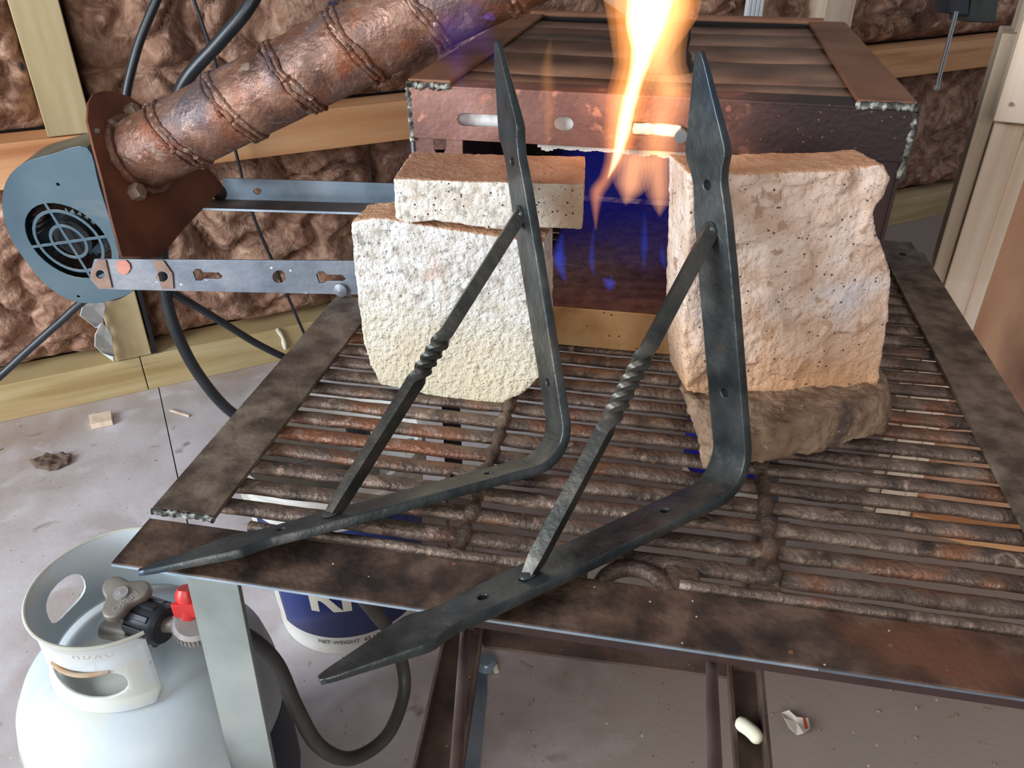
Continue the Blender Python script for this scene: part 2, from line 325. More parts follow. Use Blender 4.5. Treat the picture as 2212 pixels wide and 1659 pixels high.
m_ltblue = flat('pale_blue_print', s(150, 196, 232), .45)
m_dkprint = flat('dark_print', s(50, 50, 56), .5)
m_pail = M('dirty_white_plastic', [s(176, 168, 156), s(202, 196, 186), s(216, 212, 206)], 9, 6, .5, bump=.15, patches=[(s(160, 138, 112), 8, .62, .12)])
m_galv = M('scratched_galvanised_leg', [s(112, 118, 112), s(142, 148, 142), s(164, 168, 160)], 7, 7, .45, metal=.35, bump=.15, bscale=60, patches=[(s(196, 200, 190), 5, .64, .12), (s(120, 100, 80), 9, .66, .1)])
m_legdark = M('dark_rust_angle', [s(62, 48, 42), s(88, 70, 60), s(108, 88, 76)], 16, 9, .6, metal=.25, bump=.4, bscale=120, patches=[(s(112, 74, 54), 9, .64, .1)], specks=[(s(190, 170, 150), 60, .06)])
m_rodleg = M('brown_rod', [s(74, 58, 52), s(98, 80, 72), s(112, 100, 96)], 12, 6, .5, metal=.4, bump=.3)
m_blackleg = flat('black_painted_steel', s(26, 26, 30), .5, bump=.1)
m_plastic = M('white_sheet_plastic', [s(222, 226, 224), s(238, 240, 240)], 9, 4, .4, bump=.1)
m_foam = M('cream_foam', [s(226, 218, 186), s(240, 234, 208)], 20, 4, .7, bump=.2)
m_debris = M('dark_debris', [s(70, 56, 48), s(104, 84, 70), s(120, 100, 84)], 30, 6, .95, bump=.8)
m_crumb = M('tan_crumb', [s(150, 116, 92), s(190, 160, 134)], 30, 5, .9, bump=.2)
m_paper = M('off_white_paper', [s(206, 196, 180), s(222, 214, 200)], 20, 5, .8, bump=.1)
m_redink = flat('rust_red_ink', s(168, 60, 40), .8)
m_chrome = flat('bright_steel', s(190, 196, 204), .25, metal=.9)
m_vise = M('green_grey_paint', [s(60, 64, 58), s(84, 88, 80)], 12, 5, .55, bump=.2)
m_pvc = M('white_vinyl', [s(214, 220, 220), s(232, 236, 236)], 9, 4, .4, bump=.05)
m_clear = M('bluish_clear_plastic', [s(150, 172, 184), s(176, 194, 204)], 9, 3, .15, bump=.05)
m_clear.node_tree.nodes['Principled BSDF'].inputs['Transmission Weight'].default_value = .6

# ================================================================== SETTING
# floor: boards with one joint running away from the viewer
j0, j1 = Z(347, 858, 0), Z(388, 1050, 0); jd = (j1 - j0).normalized(); jn = V((jd.y, -jd.x, 0))
if jn.x < 0: jn = -jn
fl = MB(); fl.obox((-3.2, -1.6, -.06), (7.2, 0, 0), (0, 6.2, 0), (0, 0, .036)); floor = fl.go('floor', m_back); props(floor, kind='structure')
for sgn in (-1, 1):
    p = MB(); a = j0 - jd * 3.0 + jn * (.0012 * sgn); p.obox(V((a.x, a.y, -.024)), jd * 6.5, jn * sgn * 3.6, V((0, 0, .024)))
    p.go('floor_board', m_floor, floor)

# insulated stud wall
WL = 1.99
wb = MB(); wb.obox(Wp(-1.6, WL + .13, -.02), WX * 5.4, WY * .02, UZ * 2.2); wall = wb.go('wall_back', m_back); props(wall, kind='structure')
def wbox(name, x0, x1, z0, z1, y0, y1, m, bev=.002):
    b = MB(); b.obox(Wp(x0, y0, z0), WX * (x1 - x0), WY * (y1 - y0), UZ * (z1 - z0)); return b.go(name, m, wall, bevel=bev)
wbox('bottom_plate', -1.5, -.053, 0.0, .096, WL, WL + .10, m_plate)
wbox('bottom_plate', -.051, 3.7, 0.0, .096, WL, WL + .10, m_plate)
wbox('nogging', -1.5, 3.7, .550, .645, WL - .004, WL + .09, m_nog)
wbox('stud', -.110, -.021, .647, 2.1, WL, WL + .10, m_stud)
wbox('stud', -.106, -.024, .098, .548, WL, WL + .10, m_stud)
a0, a1 = PL(1785, 10, Wp(0, WL), WY).dot(WX), PL(1848, 10, Wp(0, WL), WY).dot(WX)
wbox('stud', a0, a1, .647, 2.1, WL, WL + .10, m_cream)
a2, a3 = PL(1616, 10, Wp(0, WL - .01), WY).dot(WX), PL(1652, 10, Wp(0, WL - .01), WY).dot(WX)
b = MB()
for k in range(4):
    x = a2 + (a3 - a2) * k / 4; b.obox(Wp(x, WL - .012, .66), WX * ((a3 - a2) / 4 - .006), WY * .012, UZ * 1.3)
b.obox(Wp(a2, WL - .004, .66), WX * (a3 - a2), WY * .006, UZ * 1.3); b.go('vinyl_strip', m_pvc, wall)
# black strip painting in the shade of the gap beside lower stud
wbox('gap_shade_strip', -.020, -.010, .10, .30, WL - .002, WL + .02, m_black, 0)
# bulging batts of mineral wool
def batt(x0, x1, z0, z1, seed, step=.008, depth=.05):
    nx = max(int((x1 - x0) / step), 4); nz = max(int((z1 - z0) / step), 4); vs = []; fs = []
    for i in range(nx + 1):
        for j in range(nz + 1):
            x = x0 + (x1 - x0) * i / nx; z = z0 + (z1 - z0) * j / nz
            q = V((x * 4.2 + seed * 3, z * 5.6, seed * 9.1)); wv = V((noise.noise(q * .9 + V((5, 1, 2))), noise.noise(q * .9 + V((1, 9, 4))), 0)) * 1.1 + V((noise.noise(q * 2.7), noise.noise(q * 2.7 + V((7, 7, 7))), 0)) * .35
            c = noise.cell(q) ; d, p = noise.voronoi(q + wv); h = min(d[1] - d[0], .5) * 1.5
            d2, _ = noise.voronoi((q + wv) * 2.6); h2 = min(d2[1] - d2[0], .4)
            e = min(x - x0, x1 - x, z - z0, z1 - z) / .05; e = min(max(e, 0), 1) ** .5
            y = (1 - math.exp(-2.6 * h)) * .060 + (1 - math.exp(-5 * h2)) * .014 * (.5 + noise.noise(q * .8)) + fbm(V((x, z, seed)), 3, 9) * .02 + fbm(V((x, z, seed)), 2, 60) * .003
            vs.append(Wp(x, WL + .105 - (y * 1.0 + depth * .5) * e - .0, z))
    for i in range(nx):
        for j in range(nz):
            a = i * (nz + 1) + j; fs.append([a, a + 1, a + nz + 2, a + nz + 1])
    return link('insulation_batt', mesh_of(vs, fs), m_wool, wall, True)
batt(-1.3, -.112, .648, 1.35, 1); batt(-.019, .62, .648, 1.35, 2); batt(.62, a0 - .002, .648, 1.35, 3, .014)
batt(a1 + .002, 3.6, .648, 1.35, 6, .02)
batt(-1.3, -.108, .098, .548, 4); batt(-.022, .62, .098, .548, 5); batt(.62, 1.3, .098, .548, 7, .014); batt(1.3, 3.6, .098, .548, 8, .02)

# stud cluster and sheathing beside the furnace
pr = Z(1905, 1110, 0)
def rbox(name, px0, px1, yref, z0, z1, y0, y1, m, parent, plane=0.0, bev=.002, xadd=0):
    p0 = pr + RY * plane
    xa = PL(px0, yref, p0, RY).dot(RX); xb = PL(px1, yref, p0, RY).dot(RX); o = RX * xa + RY * (pr.dot(RY) + y0) + UZ * z0
    b = MB(); b.obox(o, RX * (xb - xa + xadd), RY * (y1 - y0), UZ * (z1 - z0)); return b.go(name, m, parent, bevel=bev)
zt = lambda x, y, pl=0.0: PL(x, y, pr + RY * pl, RY).z
shb = MB(); xs = PL(2143, 590, pr, RY).dot(RX)
shb.obox(RX * (xs - .02) + RY * (pr.dot(RY) + .03) + UZ * .045, RX * 1.5, RY * .012, UZ * (zt(2212, 350) + .25)); wr = shb.go('wall_right', m_ply); props(wr, kind='structure')
rbox('stud', 2013, 2046, 590, .0, zt(2165, 72), 0, .09, m_cream_grey, wr)
rbox('stud', 2047, 2109, 590, .0, zt(2140, 262), -.012, .08, m_cream, wr)
rbox('stud', 2110, 2143, 590, .0, zt(2160, 262), -.004, .085, m_cream, wr)
rbox('stud', 2140, 2180, 250, zt(2165, 72) - .35, 1.9, .02, .10, m_cream_grey, wr, xadd=.02)
rbox('block', 2148, 2250, 250, zt(2150, 262, -.05), 1.9, -.052, -.014, m_cream, wr, plane=-.05, xadd=.03)
rbox('block', 2178, 2250, 280, zt(2180, 305), zt(2180, 262), -.004, .05, m_cream_grey, wr)
bpx = MB(); bpx.obox(RX * (xs + .001) + RY * (pr.dot(RY) - .03) + UZ * 0.0, RX * 1.5, RY * .09, UZ * .04); bpx.go('bottom_plate', m_nog, wr, bevel=.002)
nl = MB(); c = PL(2185, 225, pr + RY * -.053, RY); nl.cyl(c, c - RY * .003, .003, 10); nl.go('nail_head', m_bolt, wr)

# ================================================================== FORGE TABLE
TZ = .54
tab = thing('forge_table', 'rusty welded steel table with a grille top and stand below', 'table', Wp(0, 0, 0) * 0 + G(0, .5, 0))
# front strip, side strips
def strip(name, x0, x1, y0, y1, z1, th, m):
    b = MB(); b.obox(G(x0, y0, z1 - th), GX * (x1 - x0), GY * (y1 - y0), UZ * th); return b.go(name, m, tab, bevel=.0008)
fs = MB(); fs.prism([G(-.4915, .4955, TZ - .005), G(.85, .4955, TZ - .005), G(.85, .562, TZ - .005), G(-.4915, .562, TZ - .005)], UZ * .005)
fs.go('front_strip', m_strip_front, tab, bevel=.0008)
fe = MB(); fe.obox(G(-.4915, .4948, TZ - .0042), GX * .66, GY * .0009, UZ * .0030); fe.go('cut_edge', m_edge, tab)
fe = MB(); fe.obox(G(.1685, .4948, TZ - .0042), GX * .68, GY * .0009, UZ * .0030); fe.go('cut_edge', m_arm, tab)
fd = MB(); fd.obox(G(-.135, .497, TZ - .016), GX * .985, GY * .003, UZ * .011); fd.go('front_flange', m_boxdark, tab)
strip('side_strip', -.493, -.4225, .572, 1.097, TZ + .006, .006, m_strip)
strip('side_strip', .394, .466, .562, 1.46, TZ + .006, .006, m_strip)
strip('back_strip', -.45, .46, 1.46, 1.52, TZ + .002, .006, m_strip)
# torch-cut edge of the side strip
te = MB(); rnd = random.Random(3); n = 26; pts = []
for i in range(n):
    pts.append(G(-.492 + .07 * i / (n - 1), .569 + rnd.uniform(-.0015, .0015), TZ + .0035))
te.tube(pts, [rnd.uniform(.0022, .0040) for _ in pts], 7); te.go('weld_bead', m_weld, tab, True)
wd = MB(); pts = [G(.1 + .34 * i / 40, .4965 + rnd.uniform(-.001, .001), TZ - .001) for i in range(41)]
wd = MB(); pts = [G(.40 + .38 * i / 40, .4955 + rnd.uniform(-.001, .001), TZ - .001) for i in range(41)]
wd.tube(pts, [rnd.uniform(.0015, .0032) for _ in pts], 6); wd.go('weld_bead', m_strip_front, tab, True)
hp = MB(); c = Z(1950, 549, TZ + .0065); hp.cyl(c - UZ * .0004, c + UZ * .0006, .006, 14); hp.go('bolt_hole', m_black, tab)
# legs
def leg(p, x, y, h, m, name='leg'):
    b = MB(); t = .004
    b.obox(p, x, V(y).normalized() * t, UZ * h); b.obox(p, V(x).normalized() * t, y, UZ * h); return b.go(name, m, tab)
b = MB(); lp = G(-.435, .500, 0); q0 = Z(402, 1244, TZ - .006); q1 = Z(510, 1266, TZ - .006); dx = (q1 - q0).dot(GX)
b.prism([G(q0.dot(GX), .4975, TZ - .005), G(q0.dot(GX) + dx, .4975, TZ - .005), G(q0.dot(GX) + dx, .467, 0), G(q0.dot(GX), .467, 0)], GY * .006)
b.go('leg', m_galv, tab, bevel=.0006)
stk = MB(); c = G(q0.dot(GX) + .006, .4735, .118); stk.obox(c, GX * .024, GY * .003, UZ * .02)
stk.obox(c + UZ * .02 + GX * .006, GX * .018, GY * .004, UZ * .016); stk.go('sticker', m_navy2, tab)
leg(Z(968, 1130, 0), GX * .034, GY * .034, TZ - .012, m_blackleg)
leg(G(.39, .50, 0), GX * .034, GY * .034, TZ - .01, m_legdark)
b = MB(); f0 = Z(1640, 1262, 0); f1 = G(.175, 1.30, TZ - .02)
b.obox(f0, GX * .034, GY * .004, f1 - f0); b.obox(f0, GX * .004, GY * .034, f1 - f0); b.go('leg', m_blackleg, tab)
# lower frame of angle iron, reaching out towards the viewer
LZ = .30
xl0, xl1 = Z(965, 1370, LZ).dot(GX), Z(1047, 1356, LZ).dot(GX); xr0, xr1 = Z(1568, 1440, LZ).dot(GX), Z(1636, 1430, LZ).dot(GX)
yb0, yb1 = Z(1300, 1408, LZ).dot(GY), Z(1300, 1355, LZ).dot(GY)
b = MB(); q = [Z(x, y, LZ) for x, y in ((1036, 1338), (1575, 1400), (1572, 1462), (1044, 1395))]; b.prism(q, -UZ * .004); b.prism([q[0], q[1], q[1] + GY * .004, q[0] + GY * .004], UZ * .026); b.go('frame_rail', m_legdark, tab, bevel=.0006)
b = MB(); q = [Z(x, y, LZ) for x, y in ((965, 1366), (1047, 1352), (1003, 1659), (988, 1760), (874, 1760))]; b.prism(q, -UZ * .004); b.prism([q[0], q[4], q[4] + GX * .004, q[0] + GX * .004], UZ * .02); b.prism([q[1] - GX * .004, q[3] - GX * .004, q[3], q[1]], UZ * .006); b.go('frame_rail', m_legdark, tab, bevel=.0006)
b = MB(); q = [Z(x, y, LZ) for x, y in ((1568, 1425), (1636, 1432), (1656, 1659), (1665, 1760), (1592, 1760))]; b.prism(q, -UZ * .004); b.prism([q[1] - GX * .004, q[3] - GX * .004, q[3], q[1]], UZ * .03); b.prism([q[0], q[4], q[4] + GX * .005, q[0] + GX * .005], UZ * .010); b.go('frame_rail', m_legdark, tab, bevel=.0006)
for (ax, ay), (bx_, by_), r, m in (((1006, 1342), (983, 1700), .0046, m_rodleg), ((1536, 1412), (1546, 1720), .0050, m_rodleg)):
    top = Z(ax, ay, TZ - .04); d = ray(bx_, by_)
    bot = PL(bx_, by_, G(0, .30), GY)
    b = MB(); b.tube([top + (top - bot) * .06, bot], r, 14); b.go('brace_rod', m, tab, True)
for x in (xl0 + .004, xr1 - .034):
    leg(G(x, yb1 - .036, LZ), GX * .03, GY * .03, TZ - .006 - LZ, m_legdark)
    leg(G(x, .27, 0), GX * .03, GY * .03, LZ - .003, m_legdark)

# ================================================================== CAST IRON GRATE
gr = thing('cast_iron_grate', 'rusty cast iron grate of many parallel bars set into the steel table', 'grate', G(0, .575, TZ - .016))
def bar(y, x0, x1, w, h, zt_, seed, holes=False):
    n = int((x1 - x0) / .012); vs = []; fs = []; prof = [(-.5, -.75), (-.5, -.35), (-.32, -.06), (0, .05), (.32, -.06), (.5, -.35), (.5, -.75), (0, -1.0)]
    k = len(prof)
    for i in range(n + 1):
        x = x0 + (x1 - x0) * i / n
        nw = noise.noise(V((x * 22, seed * 3.3, 1))) * .0012 + noise.noise(V((x * 90, seed * 3.3, 1))) * .0012
        nf = noise.noise(V((x * 26, seed * 5.1, 7))) * .0022 + noise.noise(V((x * 100, seed * 3.3, 4))) * .0008
        for a, c in prof:
            yy = a * w + (nf if a < -.2 else nw if a > .2 else 0)
            vs.append(G(x, y + yy, zt_ + c * h + noise.noise(V((x * 14, seed, 2))) * .0008))
    for i in range(n):
        for j in range(k): fs.append([i * k + j, i * k + (j + 1) % k, (i + 1) * k + (j + 1) % k, (i + 1) * k + j])
    fs += [list(range(k)), [n * k + j for j in range(k)]]
    return link('bar', fix(mesh_of(vs, fs)), m_iron, gr, True)
GT = TZ - .001
ys = [.6055 + .0351 * k for k in range(26)]
for k, y in enumerate(ys):
    if y > 1.455: break
    bar(y, -.436 if y > .60 else -.40, .408, .0206, .0120, GT - .002, k)
bar(.5725, -.385, -.035, .012, .012, GT + .003, 77); bar(.5725, .052, .42, .012, .012, GT + .003, 78)
for x0, wv in ((-.165, 1), (.141, 2)):
    pts = [G(x0 + noise.noise(V((y * 30, wv, 0))) * .002, .572 + .035 * i * .25, GT - .0045) for i in range(100) for y in [i * .009] if .572 + .035 * i * .25 < 1.45]
    b = MB(); b.tube(pts, [.0075 + .0028 * math.cos(2 * math.pi * (p.dot(GY) - .6055) / .0351) for p in pts], 10); b.go('cross_rib', m_iron, gr, True)
# ring notch in the front edge of the grate
b = MB(); c = G(.010, .560, GT - .007); rp = [c + (GX * math.cos(t) + GY * math.sin(t)) * .031 for t in [math.pi * i / 24 for i in range(25)]]
b.tube(rp, .0085, 10); b.go('ring', m_iron, gr, True)
b = MB(); b.obox(G(.038, .566, GT - .010), GX * .034, GY * .036, UZ * .007); b.go('web', m_iron, gr, bevel=.003)

# ================================================================== FURNACE BOX
fx0, fx1, fy0, fy1, fz0, fz1 = -.372, .250, 1.046, 1.713, TZ + .006, .882
fb = thing('furnace_box', 'welded steel gas furnace box with slotted front rail and rusted slat top', 'furnace', B(-.06, 1.38, fz0))
FP = B(0, fy0)
slot1 = [(1001, 244), (1090, 249), (1090, 275), (1001, 271), (992, 266), (988, 257), (992, 248)]
hole = ring_px(1217, 267, 22, 17)
slot2 = [(1366, 262), (1470, 268), (1484, 276), (1484, 292), (1470, 296), (1366, 291)]
traced_plate([(878, 184), (1983, 240), (1958, 350), (1430, 326), (884, 296)], [slot1, hole, slot2], FP, -BY, BX, .004, .0008, 'front_rail', m_boxfront, fb)
traced_plate([(890, 296), (1000, 301), (1000, 560), (905, 560)], [[(937, 300), (964, 301), (964, 322), (958, 331), (944, 331), (938, 322)]], B(0, fy0 + .005), -BY, BX, .004, .0006, 'corner_post', m_boxfront, fb)
b = MB(); b.obox(B(fx1 - .05, fy0 + .003, fz0), BX * .05, BY * .004, UZ * (fz1 - fz0 - .02)); b.obox(B(fx1 - .004, fy0, fz0), BX * .004, BY * .05, UZ * (fz1 - fz0 - .004)); b.go('corner_post', m_boxdark, fb)
b = MB(); b.obox(B(fx0, fy0, fz0), BX * .004, BY * .05, UZ * (fz1 - fz0 - .006)); b.go('corner_post', m_angle, fb, bevel=.001)
b = MB(); b.obox(B(fx0 + .004, fy0 + .05, fz0), BX * .004, BY * (fy1 - fy0 - .05), UZ * (fz1 - fz0 - .008)); b.go('side_panel', m_boxdark, fb)
b = MB(); b.obox(B(fx1 - .008, fy0 + .05, fz0), BX * .004, BY * (fy1 - fy0 - .05), UZ * (fz1 - fz0 - .008)); b.go('side_panel', m_boxdark, fb)
b = MB(); b.obox(B(fx0, fy1, fz0), BX * (fx1 - fx0), BY * .004, UZ * (fz1 - fz0 + .004)); b.go('back_panel', m_boxdark, fb)
# top: front flange, slats with open seams, side straps, back rim
b = MB(); b.obox(B(fx0, fy0 - .002, fz1 - .006), BX * (fx1 - fx0), BY * .05, UZ * .005); b.go('top_flange', m_boxfront, fb, bevel=.002)
bd = [fy0 + .048] + [Z(1620, y, fz1).dot(BY) for y in (188, 133, 93, 58)]
bd = [fy0 + .050, 1.165, 1.33, 1.47, 1.60, 1.69]
for i in range(5):
    n = 40; vs = []; fsx = []
    for k in range(n + 1):
        x = fx0 + .03 + (fx1 - fx0 - .06) * k / n; w0 = noise.noise(V((x * 5, i * 3.1, 0))) * .004; w1 = noise.noise(V((x * 5, (i + 1) * 3.1, 0))) * .004
        sag = -.003 * math.sin(math.pi * k / n) + noise.noise(V((x * 6, i * 9, 3))) * .0015
        ya, yb = bd[i] + (w0 if i else 0) + .0008, bd[i + 1] + (w1 if i < 4 else 0) - .0008
        for yy, zz in ((ya, -.004), (ya, 0), ((ya + yb) / 2, .0006), (yb, 0.0), (yb, -.004)): vs.append(B(x, yy, fz1 - .004 + zz + sag))
    for k in range(n):
        for j in range(5): fsx.append([k * 5 + j, k * 5 + (j + 1) % 5, (k + 1) * 5 + (j + 1) % 5, (k + 1) * 5 + j])
    link('slat', fix(mesh_of(vs, fsx)), m_boxtop, fb, True)
b = MB(); b.obox(B(fx0 + .02, fy0 + .04, fz1 - .022), BX * (fx1 - fx0 - .04), BY * (fy1 - fy0 - .05), UZ * .008); b.go('roof_lining', m_sooty, fb)
for x0, x1, y1 in ((fx0, fx0 + .058, fy1), (fx1 - .066, fx1, fy1)):
    b = MB(); b.obox(B(x0, fy0 + .004, fz1 - .001), BX * (x1 - x0), BY * (y1 - fy0), UZ * .006); b.go('strap', m_boxstrap, fb, bevel=.0015)
b = MB(); b.tube([B(fx0 + .03, fy1 - .002, fz1 + .003), B(fx1 - .04, fy1 - .002, fz1 + .003)], .008, 12); b.go('back_rim', m_boxstrap, fb, True)
b = MB(); b.obox(B(fx0 + .05, fy1 - .022, fz1 - .0035), BX * (fx1 - fx0 - .12), BY * .012, UZ * .004); b.go('seam_gap', m_black, fb)
rnd = random.Random(5)
def weld(p, q, r0, r1, n=26):
    b = MB(); pts = [p.lerp(q, i / n) + V((rnd.uniform(-1, 1), rnd.uniform(-1, 1), rnd.uniform(-1, 1))) * .0012 for i in range(n + 1)]
    b.tube(pts, [rnd.uniform(r0, r1) for _ in pts], 8); b.go('weld_bead', m_weld, fb, True)
weld(B(fx0, fy0, fz1 - .002), B(fx0 + .06, fy0 - .001, fz1 - .002), .003, .0055)
weld(B(fx0 + .001, fy0, fz1 - .004), B(fx0 + .003, fy0 - .001, fz1 - .075), .003, .0045)
weld(B(fx1 - .066, fy0, fz1 - .001), B(fx1, fy0, fz1 - .001), .0035, .006)
weld(B(fx1, fy0, fz1 - .002), B(fx1 + .001, fy0, fz1 - .085), .003, .0058)
# lining: ceramic fibre behind the rail, fringe under it, sooty walls
def wool(name, o, x, y, z, m, vox=.006, amp=.006):
    b = MB(); b.obox(o, x, y, z); me = rough(fix(mesh_of(b.v, b.f)), vox, amp, 60, rnd.randint(1, 99)); return link(name, me, m, fb, True)
wool('fibre_blanket', B(fx0 + .012, fy0 + .016, fz1 - .068), BX * (fx1 - fx0 - .03), BY * .030, UZ * .050, m_fibre)
b = MB(); n = 60; pts = []
for i in range(n):
    t = i / (n - 1); x = -.20 + .30 * t; pts.append((x, .008 + .010 * abs(noise.noise(V((x * 40, 1, 0)))) * (2.2 - 1.5 * t)))
for i in range(n - 1):
    x, h = pts[i]; b.obox(B(x, fy0 + .012, fz1 - .068 - h), BX * .0055, BY * .014, UZ * (h + .004))
b.go('fibre_fringe', m_fibre, fb)
wool('fibre_rope', PL(1366, 278, B(0, fy0 - .002), BY) - UZ * .008, BX * .062, BY * .014, UZ * .015, m_fibre, .003, .003)
b = MB(); c = PL(1472, 293, B(0, fy0 - .006), BY); b.tube([c + BY * .012, c - BY * .006], .008, 14); b.go('bolt', m_angle, fb)
for o, x, y, z in ((B(fx0 + .010, fy0 + .06, fz0), BX * .045, BY * .58, UZ * .30), (B(fx1 - .06, fy0 + .06, fz0), BX * .045, BY * .58, UZ * .30), (B(fx0 + .05, fy1 - .06, fz0), BX * .52, BY * .045, UZ * .30)):
    b = MB(); b.obox(o, x, y, z); b.go('refractory_lining', m_sooty, fb)
# burner stub on the roof
stub = Z(1430, 140, fz1)
b = MB(); zs = [fz1 + .0 + .008 * i for i in range(9)]
b.lathe([(.046 - .012 * min(i, 3) / 3 + .004 * noise.noise(V((i * 1.7, 0, 2))), .008 * i - .004) for i in range(9)], stub, n=28)
me = fix(mesh_of(b.v, b.f))
for v in me.vertices: v.co += V((v.co.x - stub.x, v.co.y - stub.y, 0)) * noise.noise(v.co * 120) * .16
link('weld_collar', me, m_boxdark, fb, True)

# firebrick floor slab inside
sl = MB(); sp = Z(1205, 738, TZ); y0s = 1.012
sb = MB(); sb.obox(G(-.165, y0s, TZ), GX * .235, GY * .45, UZ * .0605)
slab = sb.go('firebrick_slab', m_slab, None, bevel=.002); props(slab, 'buff firebrick slab lying flat in the mouth of the furnace', 'firebrick')
st_ = MB(); st_.obox(G(-.165, y0s + .001, TZ + .0605), GX * .235, GY * .448, UZ * .0012)
stt = link('sooty_top', rough(fix(mesh_of(st_.v, st_.f)), .004, .0012, 90, 3), m_slabtop, slab, True) if False else st_.go('sooty_top', m_slabtop, slab)

# ================================================================== FIREBRICKS
def block(name, px, p0, n, depth, m, label, cat='firebrick', vox=.0035, amp=.003, sc=45, seed=1, parent=None, group=None, big=0, smooth_it=1, relief=False):
    pts = [PL(x, y, p0, n) for x, y in px]; b = MB(); b.prism(pts, depth)
    me = rough(fix(mesh_of(b.v, b.f)), vox, amp, sc, seed, 5, smooth_it, big)
    if relief:      # a spalled face layer: raised field with a ragged step
        ns = [v.normal.copy() for v in me.vertices]
        for v, nn in zip(me.vertices, ns):
            if nn.dot(n) < -.5:
                q = v.co; f = noise.noise(V((q.dot(GX) * 13, q.z * 13, 4.2))) + .5 * noise.noise(V((q.dot(GX) * 34, q.z * 34, 1.1))) + (q.z - .70) * 2.2
                v.co -= n * (.0048 * min(max(f * 9, 0), 1))
    o = link(name, me, m, parent, True)
    return props(o, label, cat, group)
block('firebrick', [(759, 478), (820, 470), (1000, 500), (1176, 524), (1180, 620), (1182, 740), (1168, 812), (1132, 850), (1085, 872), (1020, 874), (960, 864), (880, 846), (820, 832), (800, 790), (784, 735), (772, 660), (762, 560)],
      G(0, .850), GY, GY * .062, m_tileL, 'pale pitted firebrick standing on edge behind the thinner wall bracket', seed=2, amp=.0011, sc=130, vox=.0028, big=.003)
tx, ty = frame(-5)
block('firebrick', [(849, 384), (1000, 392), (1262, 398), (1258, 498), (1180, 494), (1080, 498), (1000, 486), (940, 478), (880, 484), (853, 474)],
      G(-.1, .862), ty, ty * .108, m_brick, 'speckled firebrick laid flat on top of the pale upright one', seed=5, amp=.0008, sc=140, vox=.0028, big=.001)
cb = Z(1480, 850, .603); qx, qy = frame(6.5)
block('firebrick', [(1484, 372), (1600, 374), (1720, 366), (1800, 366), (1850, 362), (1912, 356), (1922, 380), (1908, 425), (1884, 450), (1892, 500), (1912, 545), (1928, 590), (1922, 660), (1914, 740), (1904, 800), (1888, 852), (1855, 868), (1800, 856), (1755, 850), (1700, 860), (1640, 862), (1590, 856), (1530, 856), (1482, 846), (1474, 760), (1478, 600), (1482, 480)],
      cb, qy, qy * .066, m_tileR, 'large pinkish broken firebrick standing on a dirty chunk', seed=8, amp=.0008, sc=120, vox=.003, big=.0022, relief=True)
# raised broken layer on the face of that brick is its own relief; the dirty chunk beneath
pts = [Z(1468, 838, .600), Z(1915, 812, .600), Z(1500, 868, .600), Z(1905, 862, .598), Z(1520, 1010, .549), Z(1560, 1012, .549), Z(1622, 1006, .549), Z(1690, 990, .549), Z(1770, 968, .549), Z(1840, 958, .549), Z(1908, 942, .549), Z(1920, 872, .549), Z(1916, 905, .575), Z(1620, 940, .585)]
pts += [G(.10, .955, .549), G(.10, .955, .60), G(.27, .96, .549), G(.27, .96, .60)]
bm = bmesh.new()
for p in pts: bm.verts.new(p)
bmesh.ops.convex_hull(bm, input=bm.verts); me = bpy.data.meshes.new('c'); bm.to_mesh(me); bm.free()
props(link('brick_chunk', rough(me, .0032, .0035, 75, 4, 5, 1, .006, 16), m_chunk, None, True), 'dirty broken brick chunk lying on the grate under the large pinkish firebrick', 'brick chunk')

